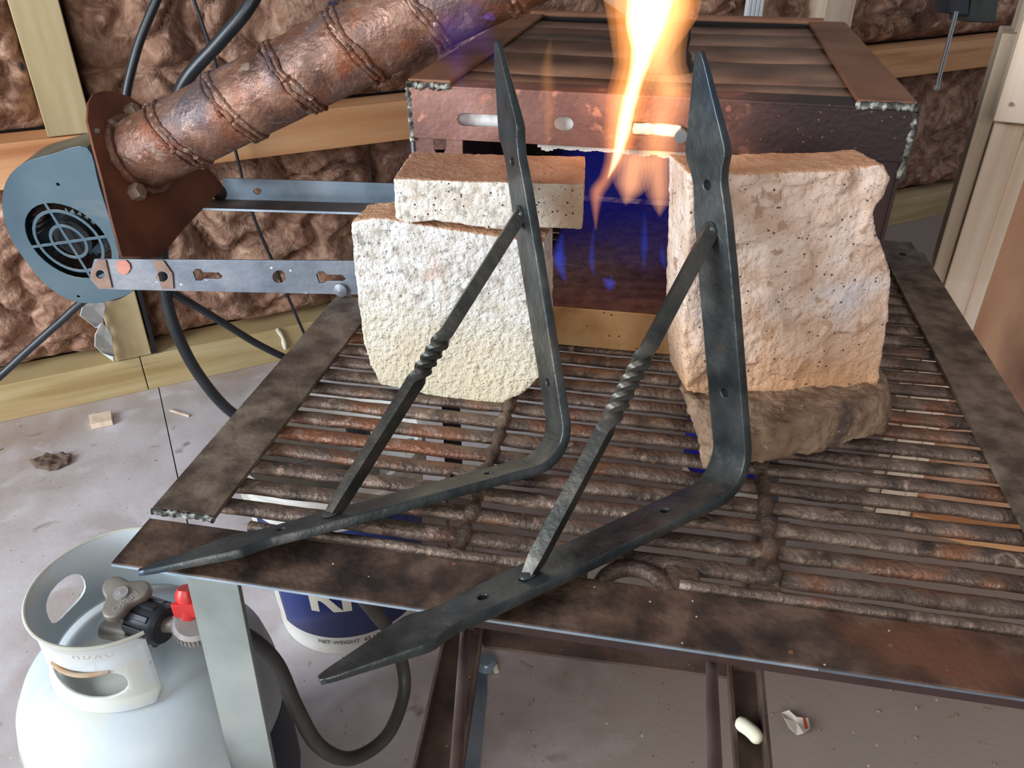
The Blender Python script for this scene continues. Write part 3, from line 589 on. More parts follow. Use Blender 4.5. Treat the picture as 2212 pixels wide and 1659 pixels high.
# ================================================================== WALL BRACKETS
def bracket(tip, Bp, T, dtop, dbot, w, th, label, holes, rod, bulge, zb=.556):
    b0 = Z(*Bp, zb); t0 = Z(*tip, zb); h = (t0 - b0); L1 = h.length; h.normalize()
    d = ray(*T); P = CAM + d * ((b0 - CAM).dot(h) / d.dot(h)); v = P - b0; L2 = v.length; v.normalize(); n = h.cross(v); rr = .045
    root = thing('wall_bracket', label, 'bracket', b0, 'forged shelf brackets')
    arc = rr * math.pi / 2; u1 = L1 - rr; u2 = u1 + arc; u3 = u2 + (L2 - rr)
    def path(u):
        if u <= u1: return t0 - h * u, v
        if u >= u2: return b0 + v * (rr + (u - u2)), h
        a = (u - u1) / rr; c = b0 + h * rr + v * rr
        nn = v * math.cos(a) + h * math.sin(a); return c - nn * rr, nn
    def wid(s_):
        k = [(0, .0035), (.010, .007), (.085, w * .56), (.092, w * .57), (.104, w * .46), (.118, w * .40), (.150, w * .46), (.22, w * .5), (9, w * .5)]
        for (a, x), (c, y) in zip(k, k[1:]):
            if s_ <= c: return x + (y - x) * (s_ - a) / (c - a)
        return w * .5
    us = [u3 * i / 160 for i in range(161)]
    top = [(u, wid(min(u, u3 - u)) + noise.noise(V((u * 40, 1, w))) * .0006) for u in us]; bot = [(u, -wid(min(u, u3 - u)) - noise.noise(V((u * 40, 5, w))) * .0006) for u in us][::-1]
    hs = []
    for hx, hy in holes:
        X = PL(hx, hy, b0, n); a, c = (X - b0).dot(h), (X - b0).dot(v)
        u = (u2 + c - rr) if c > a else (u1 - (a - rr))
        hs.append(circle2(u, 0, .0048, 14))
    me = plate2d(top + bot, hs, th, .0012); cuts_x(me, [u3 * i / 130 for i in range(1, 130)])
    def f(c):
        p, nn = path(c.x); t = 1.0
        e = min(c.x, u3 - c.x)
        if e < .10: t = .55 + .45 * max(e, 0) / .10
        return p + nn * (c.z * t) + n * c.y
    map_mesh(me, f); st = link('strap', me, m_bracket, root)
    # twisted square brace
    pa = PL(*dbot, b0 + v * .004, n); a = (pa - b0).dot(h); pb = PL(*dtop, b0, n); c = (pb - b0).dot(v)
    A = b0 + h * a + v * .004; Bq = b0 + v * c + h * .004; ln = (Bq - A).length; t = (Bq - A).normalized(); e1 = n; e2 = t.cross(n); K = 240; vs = []; fs_ = []
    m0, m1, turns = rod
    for i in range(K + 1):
        s_ = i / K; k = min(max((s_ - m0) / (m1 - m0), 0), 1); k = k * k * (3 - 2 * k); ang = math.pi / 4 * .6 + k * turns * 2 * math.pi
        side = .0074 if (m0 < s_ < m1) else .0072
        if s_ < .05: side *= .7 + .3 * s_ / .05
        c0 = A.lerp(Bq, s_)
        for j in range(8):
            q = ang + j * math.pi / 4; r = side * (1.34 if j % 2 else 1.0)
            vs.append(c0 + (e1 * math.cos(q) + e2 * math.sin(q)) * r)
    for i in range(K):
        for j in range(8): fs_.append([i * 8 + j, i * 8 + (j + 1) % 8, (i + 1) * 8 + (j + 1) % 8, (i + 1) * 8 + j])
    fs_ += [list(range(8)), [K * 8 + j for j in range(8)]]
    me = fix(mesh_of(vs, fs_)); link('twisted_brace', me, m_rod, root, True); me.set_sharp_from_angle(angle=R(34))
    for p, nn in ((Bq, h), (A, v)):
        b = MB(); b.lathe([(.0001, .0045), (.005, .004), (.0075, .0015), (.0085, 0)], p + nn * (th / 2 - .003), nn, 14)
        me = fix(mesh_of(b.v, b.f))
        for q in me.vertices: q.co += (q.co - p) * noise.noise(q.co * 200) * .25
        link('weld', me, m_bracket, root, True)
    return root
bracket((300, 1237), (1218, 988), (1074, 90), (1133, 460), (712, 1112), .046, .0105, 'forged steel shelf bracket leaning on the stacked pale firebricks', [(1112, 348), (1190, 825), (1058, 1037), (608, 1152)], (.42, .60, 1.15), False)
bracket((690, 1470), (1588, 1040), (1512, 112), (1530, 497), (1135, 1225), .046, .0105, 'forged steel shelf bracket leaning towards the large pinkish firebrick', [(1517, 402), (1561, 850), (1436, 1102), (1041, 1278)], (.40, .66, 1.6), True)

# ================================================================== BLOWER, PLATE AND AIR PIPE
Apt = PL(300, 556, G(0, 1.10), GY); S0 = PL(300, 335, G(0, 1.24), GY)
E0 = V((stub.x, stub.y, 1.105)); D = (E0 - S0).normalized()
pipe = thing('air_pipe', 'fat rusty iron air pipe with raised spiral weld bands above the furnace', 'pipe', S0)
rp_ = .060; n = 90; pts = [S0 + D * (-.01 + ((E0 - S0).length + .0) * i / n) for i in range(n + 1)]
b = MB(); b.tube(pts, rp_, 40); me = fix(mesh_of(b.v, b.f))
ax0 = S0
for v in me.vertices:
    q = (v.co - ax0); r_ = (q - D * q.dot(D)); v.co += r_ * (noise.noise(v.co * 14) * .02 + noise.noise(v.co * 60) * .012)
link('pipe_body', me, m_pipe, pipe, True)
u_ = (UZ - D * UZ.dot(D)).normalized(); w_ = D.cross(u_)
nb = 9
for k in range(7):
    s0 = .085 + .118 * k
    for off in (0, .009, .018):
        rpts = []; rr_ = []
        for i in range(91):
            t = math.pi * 2 * i / 90; sk = .022 * math.cos(t - 2.4) + noise.noise(V((math.cos(t) * 2, math.sin(t) * 2, k * 3 + off * 100))) * .008
            rpts.append(S0 + D * (s0 + off + sk) + (u_ * math.cos(t) + w_ * math.sin(t)) * (rp_ - .0006 + .002 * noise.noise(V((i * .9, k * 5, off * 70))))); rr_.append(.0044 + .0030 * noise.noise(V((i * .8, k, off * 99))))
        b = MB(); b.tube(rpts, rr_, 8); b.go('weld_band', m_pipe, pipe, True)
b = MB(); b.tube([E0 + UZ * .085, E0 - UZ * .06, V((stub.x, stub.y, fz1 + .004))], .031, 32); b.go('down_pipe', m_pipe, pipe, True)
# gusset plates of the elbow
g0 = E0 - D * .10 + u_ * .0
b = MB(); b.prism([E0 - D * .19 - u_ * .062, E0 - D * .10 - u_ * .078, E0 - D * .03 - u_ * .062], w_ * .02); b.go('gusset', m_boxdark, pipe)
b = MB(); b.prism([PL(1285, -20, E0 - BY * .062, BY), PL(1300, 0, E0 - BY * .062, BY), PL(1392, 64, E0 - BY * .062, BY), PL(1392, -40, E0 - BY * .062, BY)], BY * .05); b.go('gusset', m_vise, pipe, bevel=.002)
# bolt-on plate, square to the pipe
pln = D
pl_out = [(262, 556), (238, 470), (222, 400), (200, 318), (187, 262), (189, 222), (200, 203), (222, 197), (248, 199), (278, 210), (305, 228), (360, 250), (420, 335), (478, 398), (480, 408), (448, 440), (400, 490), (345, 556)]
plate = thing('mounting_plate', 'rust-brown triangular steel plate bolted between pipe and fan housing', 'plate', S0)
o = traced_plate(pl_out, [ring_px(209, 283, 5, 6, 10)], S0 - D * .002, -pln, GX, .005, .0008, 'plate_sheet', m_rustplate, plate)
for x, y, r in ((302, 412, .0145), (291, 236, .012)):
    c = PL(x, y, S0 + D * .014, pln); b = MB(); b.tube([c - D * .014, c + D * .002], r, 6); b.tube([c + D * .002, c + D * .004], [r * .97, r * .8], 6); b.go('bolt_head', m_bolt, plate)
b = MB(); c = PL(209, 283, S0 + D * .002, pln); b.tube([c - D * .002, c + D * .0015], .0045, 10); b.go('screw', m_chrome, plate)
b = MB(); pts = [S0 + D * .004 + (u_ * math.cos(t) + w_ * math.sin(t)) * (rp_ + .004) for t in [2 * math.pi * i / 40 for i in range(40)]]
b.tube(pts, [.007 + .003 * noise.noise(V((i * .8, 3, 3))) for i in range(40)], 8, closed=True); b.go('weld_bead', m_pipe, plate, True)
# fan housing
vd = ray(150, 500).normalized(); dl = (-RT * .7071 - UP * .7071); dl = (dl - vd * dl.dot(vd)).normalized()
A_ = -vd * .747 + dl * .665; A_ = (A_ - D * A_.dot(D)).normalized()
bl = thing('blower', 'grey-blue painted centrifugal blower with round slotted intake guard', 'blower', PL(150, 520, S0 + A_ * .035, A_))
HP = S0 + A_ * .035; ex = D; ey = A_.cross(D)
front = [(258, 548), (262, 600), (288, 628), (240, 649), (197, 655), (150, 647), (100, 615), (55, 562), (22, 510), (6, 455), (9, 405), (28, 370), (62, 347), (110, 333), (188, 318), (215, 400), (240, 480)]
to2, to3 = basis(HP, ex, ey)
cpt = to2(PL(149, 522, HP, A_)); rG = .078
def sector(r0, r1, a0, a1, gap):
    out = []; n = 9
    g1 = gap / r1 / 2
    for i in range(n): a = a0 + g1 + (a1 - a0 - 2 * g1) * i / (n - 1); out.append((cpt[0] + r1 * math.cos(a), cpt[1] + r1 * math.sin(a)))
    if r0 <= .001: g0 = 0; out.append((cpt[0] + gap * .75 * math.cos((a0 + a1) / 2), cpt[1] + gap * .75 * math.sin((a0 + a1) / 2)))
    else:
        g0 = gap / r0 / 2
        for i in range(n): a = a1 - g0 - (a1 - a0 - 2 * g0) * i / (n - 1); out.append((cpt[0] + r0 * math.cos(a), cpt[1] + r0 * math.sin(a)))
    return out
# spoke direction measured in the photo
sp0 = to2(PL(100, 443, HP, A_)); ang0 = math.atan2(sp0[1] - cpt[1], sp0[0] - cpt[0])
holes_ = []
for k in range(4):
    a0_ = ang0 + k * math.pi / 2; a1_ = a0_ + math.pi / 2
    holes_ += [sector(0, rG * .38, a0_, a1_, .0055), sector(rG * .46, rG * .76, a0_, a1_, .0055), sector(rG * .84, rG, a0_, a1_, .0055)]
holes_.append(circle2(*to2(PL(126, 398, HP, A_)), .0032, 10)); holes_.append(circle2(*to2(PL(170, 640, HP, A_)), .003, 10))
fp = [to2(PL(x, y, HP, A_)) for x, y in front]
# smooth outline
sm = [V((p[0], p[1], 0)) for p in fp]
ol2 = [(p.x, p.y) for p in spline(sm, 4)]
me = map_mesh(plate2d(ol2, holes_, .0025, .0008), to3); link('housing_face', me, m_blower, bl)
b = MB(); k = len(ol2); dpt = .062
vs = [to3(V((p[0], p[1], -.001))) for p in ol2] + [to3(V((p[0], p[1], -dpt))) for p in ol2]
b.add(vs, [[i, (i + 1) % k, (i + 1) % k + k, i + k] for i in range(k)]); ob = b.go('housing_wrap', m_blower, bl, True)
me = map_mesh(plate2d([(p[0], p[1]) for p in ol2], [], .002), lambda c: to3(V((c.x, c.y, c.z - dpt)))); link('housing_back', me, m_blower, bl)
b = MB(); b.tube([to3(V((*cpt, -.012))), to3(V((*cpt, -.055)))], .036, 24); b.go('hub', m_black, bl, True)
b = MB()
for i in range(30):
    a = 2 * math.pi * i / 30; r0_, r1_ = .058, .074
    p = [to3(V((cpt[0] + r * math.cos(aa), cpt[1] + r * math.sin(aa), z))) for r, aa, z in ((r0_, a, -.008), (r1_, a + .14, -.008), (r1_, a + .14, -.058), (r0_, a, -.058))]
    b.add(p, [[0, 1, 2, 3]])
b.go('fan_vane_ring', m_legdark, bl); bl.children[-1]['kind'] = 'stuff'
b = MB(); c = to3(V((cpt[0] + .035, cpt[1] + .03, -.05))); b.tube([c, c + A_ * .012], [.040, .030], 24); b.go('inner_cone', m_teal, bl, True)
b = MB()
for rr0 in (.085,): b.tube([to3(V((cpt[0] + rr0 * math.cos(t), cpt[1] + rr0 * math.sin(t), -.0005))) for t in [2 * math.pi * i / 48 for i in range(48)]], .0012, 6, closed=True)
b.go('pressed_ring', m_blower, bl, True)

# carrier arms that hold the blower plate
def to_thing(o, label, cat, group=None): return props(o, label, cat, group)
keyhole = lambda cx, cy: [(cx - 14, cy - 6), (cx - 8, cy - 13), (cx + 2, cy - 13), (cx + 8, cy - 6), (cx + 42, cy - 5), (cx + 50, cy + 3), (cx + 44, cy + 9), (cx + 10, cy + 8), (cx + 3, cy + 13), (cx - 8, cy + 12)]
arm = thing('carrier_arm', 'flat grey steel bar with keyhole slots running out to the blower', 'steel bar', PL(500, 625, G(0, 1.10), GY))
traced_plate([(205, 559), (500, 561), (775, 563), (790, 563), (790, 636), (500, 630), (215, 624), (196, 603), (197, 585)], [ring_px(218, 592, 10, 9, 12), ring_px(352, 597, 12, 11, 12), keyhole(432, 593), ring_px(604, 597, 14, 14, 14), keyhole(698, 598)],
             G(0, 1.10), -GY, GX, .004, .0006, 'bar_strip', m_arm, arm)
traced_plate([(197, 588), (212, 561), (228, 561), (242, 622), (214, 624), (197, 603)], [ring_px(218, 592, 11, 10, 12)], G(0, 1.0955), -GY, GX, .001, 0, 'rust_patch', m_scale, arm)
traced_plate([(330, 562), (352, 562), (372, 590), (375, 624), (350, 624), (344, 600)], [ring_px(352, 597, 13, 12, 12)], G(0, 1.0955), -GY, GX, .001, 0, 'rust_patch', m_scale, arm)
traced_plate([(253, 565), (262, 562), (272, 562), (280, 570), (282, 580), (276, 590), (266, 594), (256, 588), (251, 576)], [], G(0, 1.0955), -GY, GX, .001, 0, 'heat_spot', m_heat, arm)
b = MB(); c = PL(735, 628, G(0, 1.092), GY); b.lathe([(.0001, .003), (.006, .002), (.011, 0)], c, -GY, 16); b.go('weld', m_arm, arm, True)
b = MB(); b.obox(PL(790, 636, G(0, 1.10), GY), GX * .06, GY * .004, UZ * .055); b.go('bar_end', m_arm, arm)
arm2 = thing('carrier_arm', 'dark steel angle running from the furnace to the tip of the rusty plate', 'steel bar', PL(650, 440, G(0, 1.45), GY))
p0 = PL(482, 435, G(0, 1.45), GY); p1 = PL(900, 443, G(0, 1.45), GY); hgt = PL(482, 385, G(0, 1.45), GY).z - p0.z
traced_plate([(482, 384), (900, 397), (900, 443), (482, 437)], [ring_px(557, 413, 9, 7, 12)], G(0, 1.45), -GY, GX, .004, .0006, 'upright_flange', m_angle, arm2)
b = MB(); b.obox(p0 - UZ * .002 - GX * .08, (p1 - p0) + GX * .08, -GY * .055, UZ * .004); b.go('flat_flange', m_legdark, arm2, bevel=.0006)
b = MB(); q = p0 - GX * .08 - GY * .055; b.obox(q - UZ * .002, (p1 - p0) + GX * .08, -GY * .0015, UZ * .004); b.go('bare_edge', m_edge, arm2)
b = MB(); c = p0 - GX * .005 - UZ * .0 - GY * .003; b.lathe([(.0001, .012), (.010, .009), (.018, 0)], c + UZ * .02, -GY, 14); b.go('weld', m_boxdark, arm2, True)

# ================================================================== FLAMES
def flame(name, px, rs, plane, m, parent, layers=((1.55, .26), (1.2, .30), (.85, .36), (.5, .5)), squash=.8, seg=6):
    pts = spline([PL(x, y, B(0, plane), BY) for x, y in px], seg)
    k = []
    for (x, y), r in zip(px, rs):
        P = PL(x, y, B(0, plane), BY); k.append(max(r, 1.5) * (P - CAM).dot(FW) / FPX)
    rr = lerp_list(k, seg)
    for i, (f, st) in enumerate(layers):
        b = MB(); pp_ = [p.copy() for p in pts]; t_ = .12 + .22 * i; pp_[0] = pts[0].lerp(pts[1], t_); pp_[-1] = pts[-1].lerp(pts[-2], t_); b.tube(pp_, [q * f for q in rr], 14); me = fix(mesh_of(b.v, b.f))
        for v in me.vertices: v.co -= BY * (v.co.dot(BY) - plane) * (1 - squash)
        mm = GASC.get((m, i)) or GASC.setdefault((m, i), gas('%s_layer_%d' % (m[0], i), m[1], m[2] * st))
        link(name, me, mm, parent, True)
GASC = {}
g_or = ('orange_flame_gas', (1.0, .34, .08), 40); g_wh = ('white_hot_flame_gas', (1.0, .72, .40), 210); g_dim = ('dim_orange_gas', (1.0, .42, .15), 30); g_faint = ('faint_orange_gas', (1, .42, .12), 10)
g_bl2 = ('bright_blue_gas', (.01, .10, 1.0), 20.0); g_pu = ('violet_haze_gas', (.22, .12, 1.0), 2.0); g_bl = gas('blue_flame_gas', (.006, .016, .36), .75)
FLP = 1.035
fl_ = thing('gas_flame', 'tall orange flame rising from the furnace mouth past the burner pipe', 'flame', B(0, FLP, .62))
flame('outer_tongue', [(1287, 500), (1287, 450), (1290, 415), (1308, 388), (1328, 345), (1340, 290), (1352, 220), (1372, 150), (1388, 90), (1405, 20), (1420, -60), (1430, -140)], [1, 7, 12, 11, 16, 24, 29, 32, 48, 68, 70, 20], FLP, g_or, fl_)
flame('white_core', [(1312, 388), (1331, 342), (1346, 285), (1356, 235), (1375, 165), (1388, 110), (1396, 50), (1408, -20), (1415, -80)], [1, 7, 11, 11, 12, 17, 30, 34, 8], FLP - .005, g_wh, fl_)
flame('inner_tongue', [(1425, 470), (1425, 420), (1420, 350), (1428, 270), (1446, 200), (1428, 140), (1440, 60), (1458, 10), (1440, -60)], [1, 20, 26, 30, 32, 36, 32, 28, 6], FLP + .01, g_dim, fl_)
flame('inner_tongue', [(1350, 445), (1362, 400), (1372, 345), (1380, 310)], [1, 26, 30, 4], FLP + .08, g_dim, fl_)
flame('faint_tongue', [(1180, 330), (1186, 240), (1182, 150), (1190, 80)], [2, 12, 12, 2], FLP, g_faint, fl_)
bf = thing('gas_flame', 'deep blue gas fire filling the open furnace mouth', 'flame', B(0, 1.15, .62))
b = MB(); b.obox(G(-.150, 1.10, .622), GX * .21, GY * .30, UZ * .165); me = rough(fix(mesh_of(b.v, b.f)), .012, .02, 18, 7, 3, 3); link('blue_body', me, g_bl, bf, True)
for px_, rs_ in (([(1215, 500), (1208, 560), (1222, 610)], [2, 12, 3]), ([(1283, 480), (1278, 560), (1285, 600)], [1, 6, 1]), ([(1392, 450), (1392, 530), (1390, 585)], [1, 7, 1]), ([(1428, 520), (1432, 560), (1440, 585)], [1, 6, 1]), ([(1300, 600), (1318, 612), (1332, 608)], [2, 12, 2])):
    flame('blue_tongue', px_, rs_, 1.07, g_bl2, bf)
hz = thing('gas_flame', 'thin violet flame haze curling over the furnace corner and pipe', 'flame', B(-.25, 1.02, .88))
for px_, rs_ in (([(1000, 200), (985, 120), (965, 60), (960, 10)], [4, 30, 34, 8]), ([(1100, 150), (1045, 90), (1010, 40), (1040, -10)], [3, 26, 40, 10]), ([(985, 330), (1005, 260), (1010, 190)], [2, 14, 4])):
    flame('violet_wisp', px_, rs_, .99, g_pu, hz)
lt = bpy.data.lights.new('flame_light', 'POINT'); lt.energy = .30; lt.color = (1, .5, .2); lt.shadow_soft_size = .05
lo_ = bpy.data.objects.new('flame_light', lt); COL.objects.link(lo_); lo_.location = PL(1360, 230, B(0, .99), BY)
lt = bpy.data.lights.new('fire_light', 'POINT'); lt.energy = .06; lt.color = (.05, .10, 1); lt.shadow_soft_size = .06
lo_ = bpy.data.objects.new('fire_light', lt); COL.objects.link(lo_); lo_.location = B(-.03, 1.2, .70)

# ================================================================== CABLES
def wallpt(x, y, off): return PL(x, y, Wp(0, WL - off), WY)
def cable(name, pts, r, m, label, cat='cable', seg=8, n=12, group=None):
    b = MB(); b.tube(spline(pts, seg), r, n); return props(b.go(name, m, None, True), label, cat, group)
cable('cable', [wallpt(568, -40, .35), wallpt(530, 25, .35), wallpt(470, 95, .33), wallpt(405, 168, .30), wallpt(380, 230, .28), wallpt(365, 330, .27), wallpt(352, 450, .27), wallpt(350, 560, .27), wallpt(358, 640, .27), wallpt(382, 720, .27), wallpt(430, 810, .26), wallpt(500, 890, .24), wallpt(580, 925, .2), V((wallpt(640, 945, .2).x, wallpt(640, 945, .2).y, .02))], .0128, m_rubber, 'thick black cable hanging behind the rusty pipe down to the floor')
cable('cable', [wallpt(352, -30, .2), wallpt(325, 30, .2), wallpt(298, 100, .2), wallpt(275, 190, .2), wallpt(268, 260, .2), wallpt(262, 330, .2)], .0085, m_rubber, 'medium black cable hanging above the rust-brown mounting plate')
cable('wire', [wallpt(408, -30, .04), wallpt(440, 60, .04), wallpt(468, 145, .04), wallpt(505, 310, .03), wallpt(545, 460, .03), wallpt(600, 590, .03), wallpt(648, 700, .03), wallpt(668, 745, .01)], .0038, m_rubber, 'thin dark wire running down the insulation to the bottom plate', 'wire')
cable('cable', [wallpt(345, 618, .26), wallpt(400, 648, .26), wallpt(480, 696, .25), wallpt(560, 745, .22), wallpt(640, 782, .18), wallpt(740, 815, .1)], .0085, m_rubber, 'slim black cable slanting behind the flat grey bar')
cable('cable', [wallpt(-60, 860, .3), wallpt(0, 812, .3), wallpt(70, 748, .3), wallpt(130, 695, .3), wallpt(190, 645, .3), wallpt(250, 640, .3), wallpt(300, 610, .3)], .0078, m_rubber, 'slim black power cable curving out from under the blower')

# torn white sheet on the lower stud
b = MB(); zz = [(182, 655), (225, 655), (172, 690), (208, 705), (222, 700), (205, 740), (240, 768), (246, 782), (222, 778)]
L_ = [(205, 640), (178, 660), (172, 682), (206, 708), (219, 697), (205, 722), (204, 748), (222, 764), (244, 772)]; Rr = [(228, 640), (226, 662), (222, 688), (224, 704), (236, 706), (240, 726), (243, 750), (246, 766), (246, 782)]
vs = []; fs_ = []
for i, ((x0, y0), (x1, y1)) in enumerate(zip(L_, Rr)):
    o_ = .035 if i % 2 else .06; vs += [wallpt(x0, y0, o_), wallpt((x0 + x1) / 2, (y0 + y1) / 2 + 4, o_ - .028), wallpt(x1, y1, .006)]
for i in range(len(L_) - 1):
    for j in range(2): fs_.append([i * 3 + j, i * 3 + j + 1, i * 3 + j + 4, i * 3 + j + 3])
o = link('torn_sheet', mesh_of(vs, fs_), m_plastic, None); md = o.modifiers.new('s', 'SOLIDIFY'); md.thickness = .0016
props(o, 'crumpled torn white sheet hanging beside the lower stud of the insulated wall', 'plastic sheet')
b = MB(); b.tube([wallpt(x, y, .006) for x, y in ((598, 711), (604, 718), (611, 730), (614, 742), (616, 754))], [.004, .006, .0045, .007, .004], 8)
props(b.go('foam_drip', m_foam, None, True), 'cream foam drip stuck to the front of the bottom plate', 'foam')

# ================================================================== GAS TANK
TC = V((-.434, .640, 0))
tk = thing('gas_tank', 'squat white propane tank standing below the table corner', 'gas tank', TC)
prof = [(.0001, .035), (.10, .035), (.135, .045), (.146, .07), (.148, .10), (.148, .24), (.146, .27), (.140, .30), (.128, .325), (.105, .343), (.075, .354), (.04, .360), (.0001, .361)]
b = MB(); b.lathe(prof, TC, n=64); b.go('tank_shell', m_tank, tk, True)
b = MB(); b.lathe([(.105, .0), (.112, .0), (.115, .045), (.108, .045)], TC, n=48); b.go('foot_ring', m_tankin, tk, True)
b = MB(); n = 30; vs = []; fs_ = []
for i in range(n + 1):
    a = R(-62) + R(80) * i / n
    for z in (.085, .235): vs.append(TC + V((math.cos(a), math.sin(a), 0)) * .1490 + UZ * z)
for i in range(n): fs_.append([i * 2, i * 2 + 1, i * 2 + 3, i * 2 + 2])
lw_ = link('label_wrap', mesh_of(vs, fs_), m_navy2, tk, True)
def on_cyl(me, c, r, a0, z0, k=1.0):
    xs_ = [v.co.x for v in me.vertices]; lo, hi = min(xs_), max(xs_); cuts_x(me, [lo + (hi - lo) * i / 24 for i in range(1, 24)])
    def f(co):
        a = a0 + co.x / r; return c + V((math.cos(a), math.sin(a), 0)) * (r + co.z) + UZ * (z0 + co.y)
    return map_mesh(me, f)
link('lettering', on_cyl(text2d('ROOM', .036, .0003), TC, .1494, R(-32), .125), m_letter, lw_)
link('lettering', on_cyl(text2d('OO', .030, .0003), TC, .1494, R(-34), .175), m_letter, lw_)
# collar: rolled from a flat sheet with two hand holes
rc = .0850; ca0, ca1 = R(26), R(310); zc0, zc1 = .352, .450
def u_of(a): return (a - ca0) * rc
outl = [(0, zc0 + .01), (u_of(ca1) - .01, zc0), (u_of(ca1), zc0 + .012), (u_of(ca1), zc1 - .012), (u_of(ca1) - .010, zc1)] + [(0, zc1)]
def oval(a, z, w, h, n=20, p=2.6):
    out = []
    for i in range(n):
        t = 2 * math.pi * i / n; cc, ss = math.cos(t), math.sin(t)
        out.append((u_of(a) + w * math.copysign(abs(cc) ** (2 / p), cc), z + h * math.copysign(abs(ss) ** (2 / p), ss)))
    return out
me = plate2d(outl, [oval(R(262), .390, .043, .021), oval(R(165), .405, .030, .022), oval(R(85), .400, .032, .02)], .003, .0005)
cuts_x(me, [u_of(ca1) * i / 70 for i in range(1, 70)])
def colmap(c):
    a = ca0 + c.x / rc; fl = max(0, (c.y - .435)) * .25 + max(0, (.365 - c.y)) * .5
    return TC + V((math.cos(a), math.sin(a), 0)) * (rc + c.z + fl) + UZ * c.y
cl_ = link('collar', map_mesh(me, colmap), m_tank, tk, True)
b = MB(); b.tube([TC + V((math.cos(a), math.sin(a), 0)) * (rc + .0045) + UZ * zc1 for a in [ca0 + (ca1 - ca0) * i / 60 for i in range(61)]], .0022, 8); b.go('rolled_rim', m_tankin, cl_, True)
b = MB(); b.tube([TC + V((math.cos(a), math.sin(a), 0)) * (rc + .001 + .004 * math.sin(math.pi * i / 20)) + UZ * (.4100) for i, a in enumerate([R(238) + R(44) * i / 20 for i in range(21)])], .0026, 8); b.go('rolled_grip', m_tankin, cl_, True)
link('stamping', on_cyl(text2d('M D A O', .011, .0002), TC, rc + .0015, R(275), .434), m_tankin, cl_)
# valve assembly
vc = TC + UZ * .36
b = MB(); b.lathe([(.017, 0), (.017, .012), (.013, .014), (.013, .045), (.010, .047), (.010, .058), (.006, .06), (.006, .075)], vc, n=24); b.go('valve_body', m_valve, tk, True)
hx = Z(265, 1285, .44); hw = plate2d([((.0235 + .0065 * math.cos(3 * t)) * math.cos(t + .35), (.0235 + .0065 * math.cos(3 * t)) * math.sin(t + .35)) for t in [2 * math.pi * i / 48 for i in range(48)]], [], .013, .003)
hz_ = V((hx.x, hx.y, .437)); tl = Matrix.Rotation(R(12), 3, 'X')
map_mesh(hw, lambda c: hz_ + tl @ c); hw_ = link('hand_wheel', hw, m_valve, tk, True)
tm = text2d('OPEN', .0115, .0004); map_mesh(tm, lambda c: hz_ + tl @ V((c.x * math.cos(.9) - c.y * math.sin(.9) + .008, c.x * math.sin(.9) + c.y * math.cos(.9) - .010, c.z + .0065))); link('lettering', tm, m_grey, hw_)
b = MB(); b.lathe([(.008, 0), (.008, .003), (.004, .003), (.0001, .004)], hz_ + tl @ V((0, 0, .006)), tl @ UZ, 16); b.go('valve_nut', m_grey, hw_, True)
b = MB(); b.cyl(V((hz_.x, hz_.y, .385)), hz_, .010, 16); b.cyl(V((hz_.x - .03, hz_.y - .005, .392)), V((hz_.x + .035, hz_.y - .02, .395)), .011, 16); b.go('valve_stem', m_valve, tk, True)
nd = (Z(395, 1355, .415) - Z(300, 1335, .405)); nd.z = 0; nd.normalize(); nc = Z(318, 1338, .408)
b = MB(); b.tube([nc - nd * .018, nc - nd * .014, nc + nd * .020, nc + nd * .026], [.016, .0215, .0235, .020], 28)
cn_ = b.go('coupling_nut', m_nut, tk, True)
b = MB(); e1 = UZ; e2 = nd.cross(UZ)
for i in range(10):
    a = 2 * math.pi * i / 10; rdir = e1 * math.cos(a) + e2 * math.sin(a); td = nd.cross(rdir); c = nc - nd * .012 + rdir * .0205 - td * .0035
    b.obox(c, td * .007, nd * .030, rdir * .0045)
b.go('nut_ribs', m_nut, cn_, bevel=.001)
rg = Z(424, 1348, .415)
reg = thing('regulator', 'round grey gas regulator with toothed edge on the tank valve', 'regulator', rg)
b = MB(); b.lathe([(.0001, -.018), (.016, -.018), (.021, -.012), (.024, -.004), (.024, .006), (.020, .010), (.0001, .011)], rg, V((.1, -.25, 1)), 40); b.go('regulator_body', m_grey, reg, True)
axr = V((.1, -.25, 1)).normalized(); r1 = (V((1, 0, 0)) - axr * axr.x).normalized(); r2 = axr.cross(r1); b = MB()
for i in range(36):
    a = 2 * math.pi * i / 36; rd = r1 * math.cos(a) + r2 * math.sin(a); td = axr.cross(rd); b.obox(rg + rd * .0225 - td * .001 - axr * .003, td * .002, axr * .009, rd * .003)
b.go('toothed_edge', m_grey, reg)
b = MB(); b.cyl(nc + nd * .02, rg, .009, 16); b.go('inlet_stub', m_valve, reg, True)
rc_ = Z(408, 1298, .44); b = MB(); b.tube([rc_ + V((.0, -.006, -.03)), rc_ + V((0, -.004, -.02)), rc_ + V((0, .0, .012)), rc_ + V((0, .002, .018))], [.009, .0125, .0125, .009], 10); b.go('red_cap', m_red, reg, True)
b = MB(); b.obox(rc_ + V((-.014, -.014, -.012)), V((.028, 0, 0)), V((0, .006, 0)), V((0, 0, .02))); b.go('red_tab', m_red, reg, bevel=.002)
hose = [rg + V((.02, .0, -.005)), Z(500, 1358, .40), Z(552, 1388, .38), Z(600, 1440, .34), Z(640, 1530, .28), Z(690, 1612, .20), Z(760, 1638, .12), Z(835, 1590, .10), Z(872, 1500, .12), Z(868, 1430, .16), Z(845, 1370, .24), Z(800, 1310, .34), Z(770, 1270, .42), Z(745, 1215, .46), Z(735, 1170, .47)]
cable('gas_hose', hose, .0092, m_rubber2, 'dusty black rubber gas hose looping from the tank regulator to the table', 'hose', n=14)

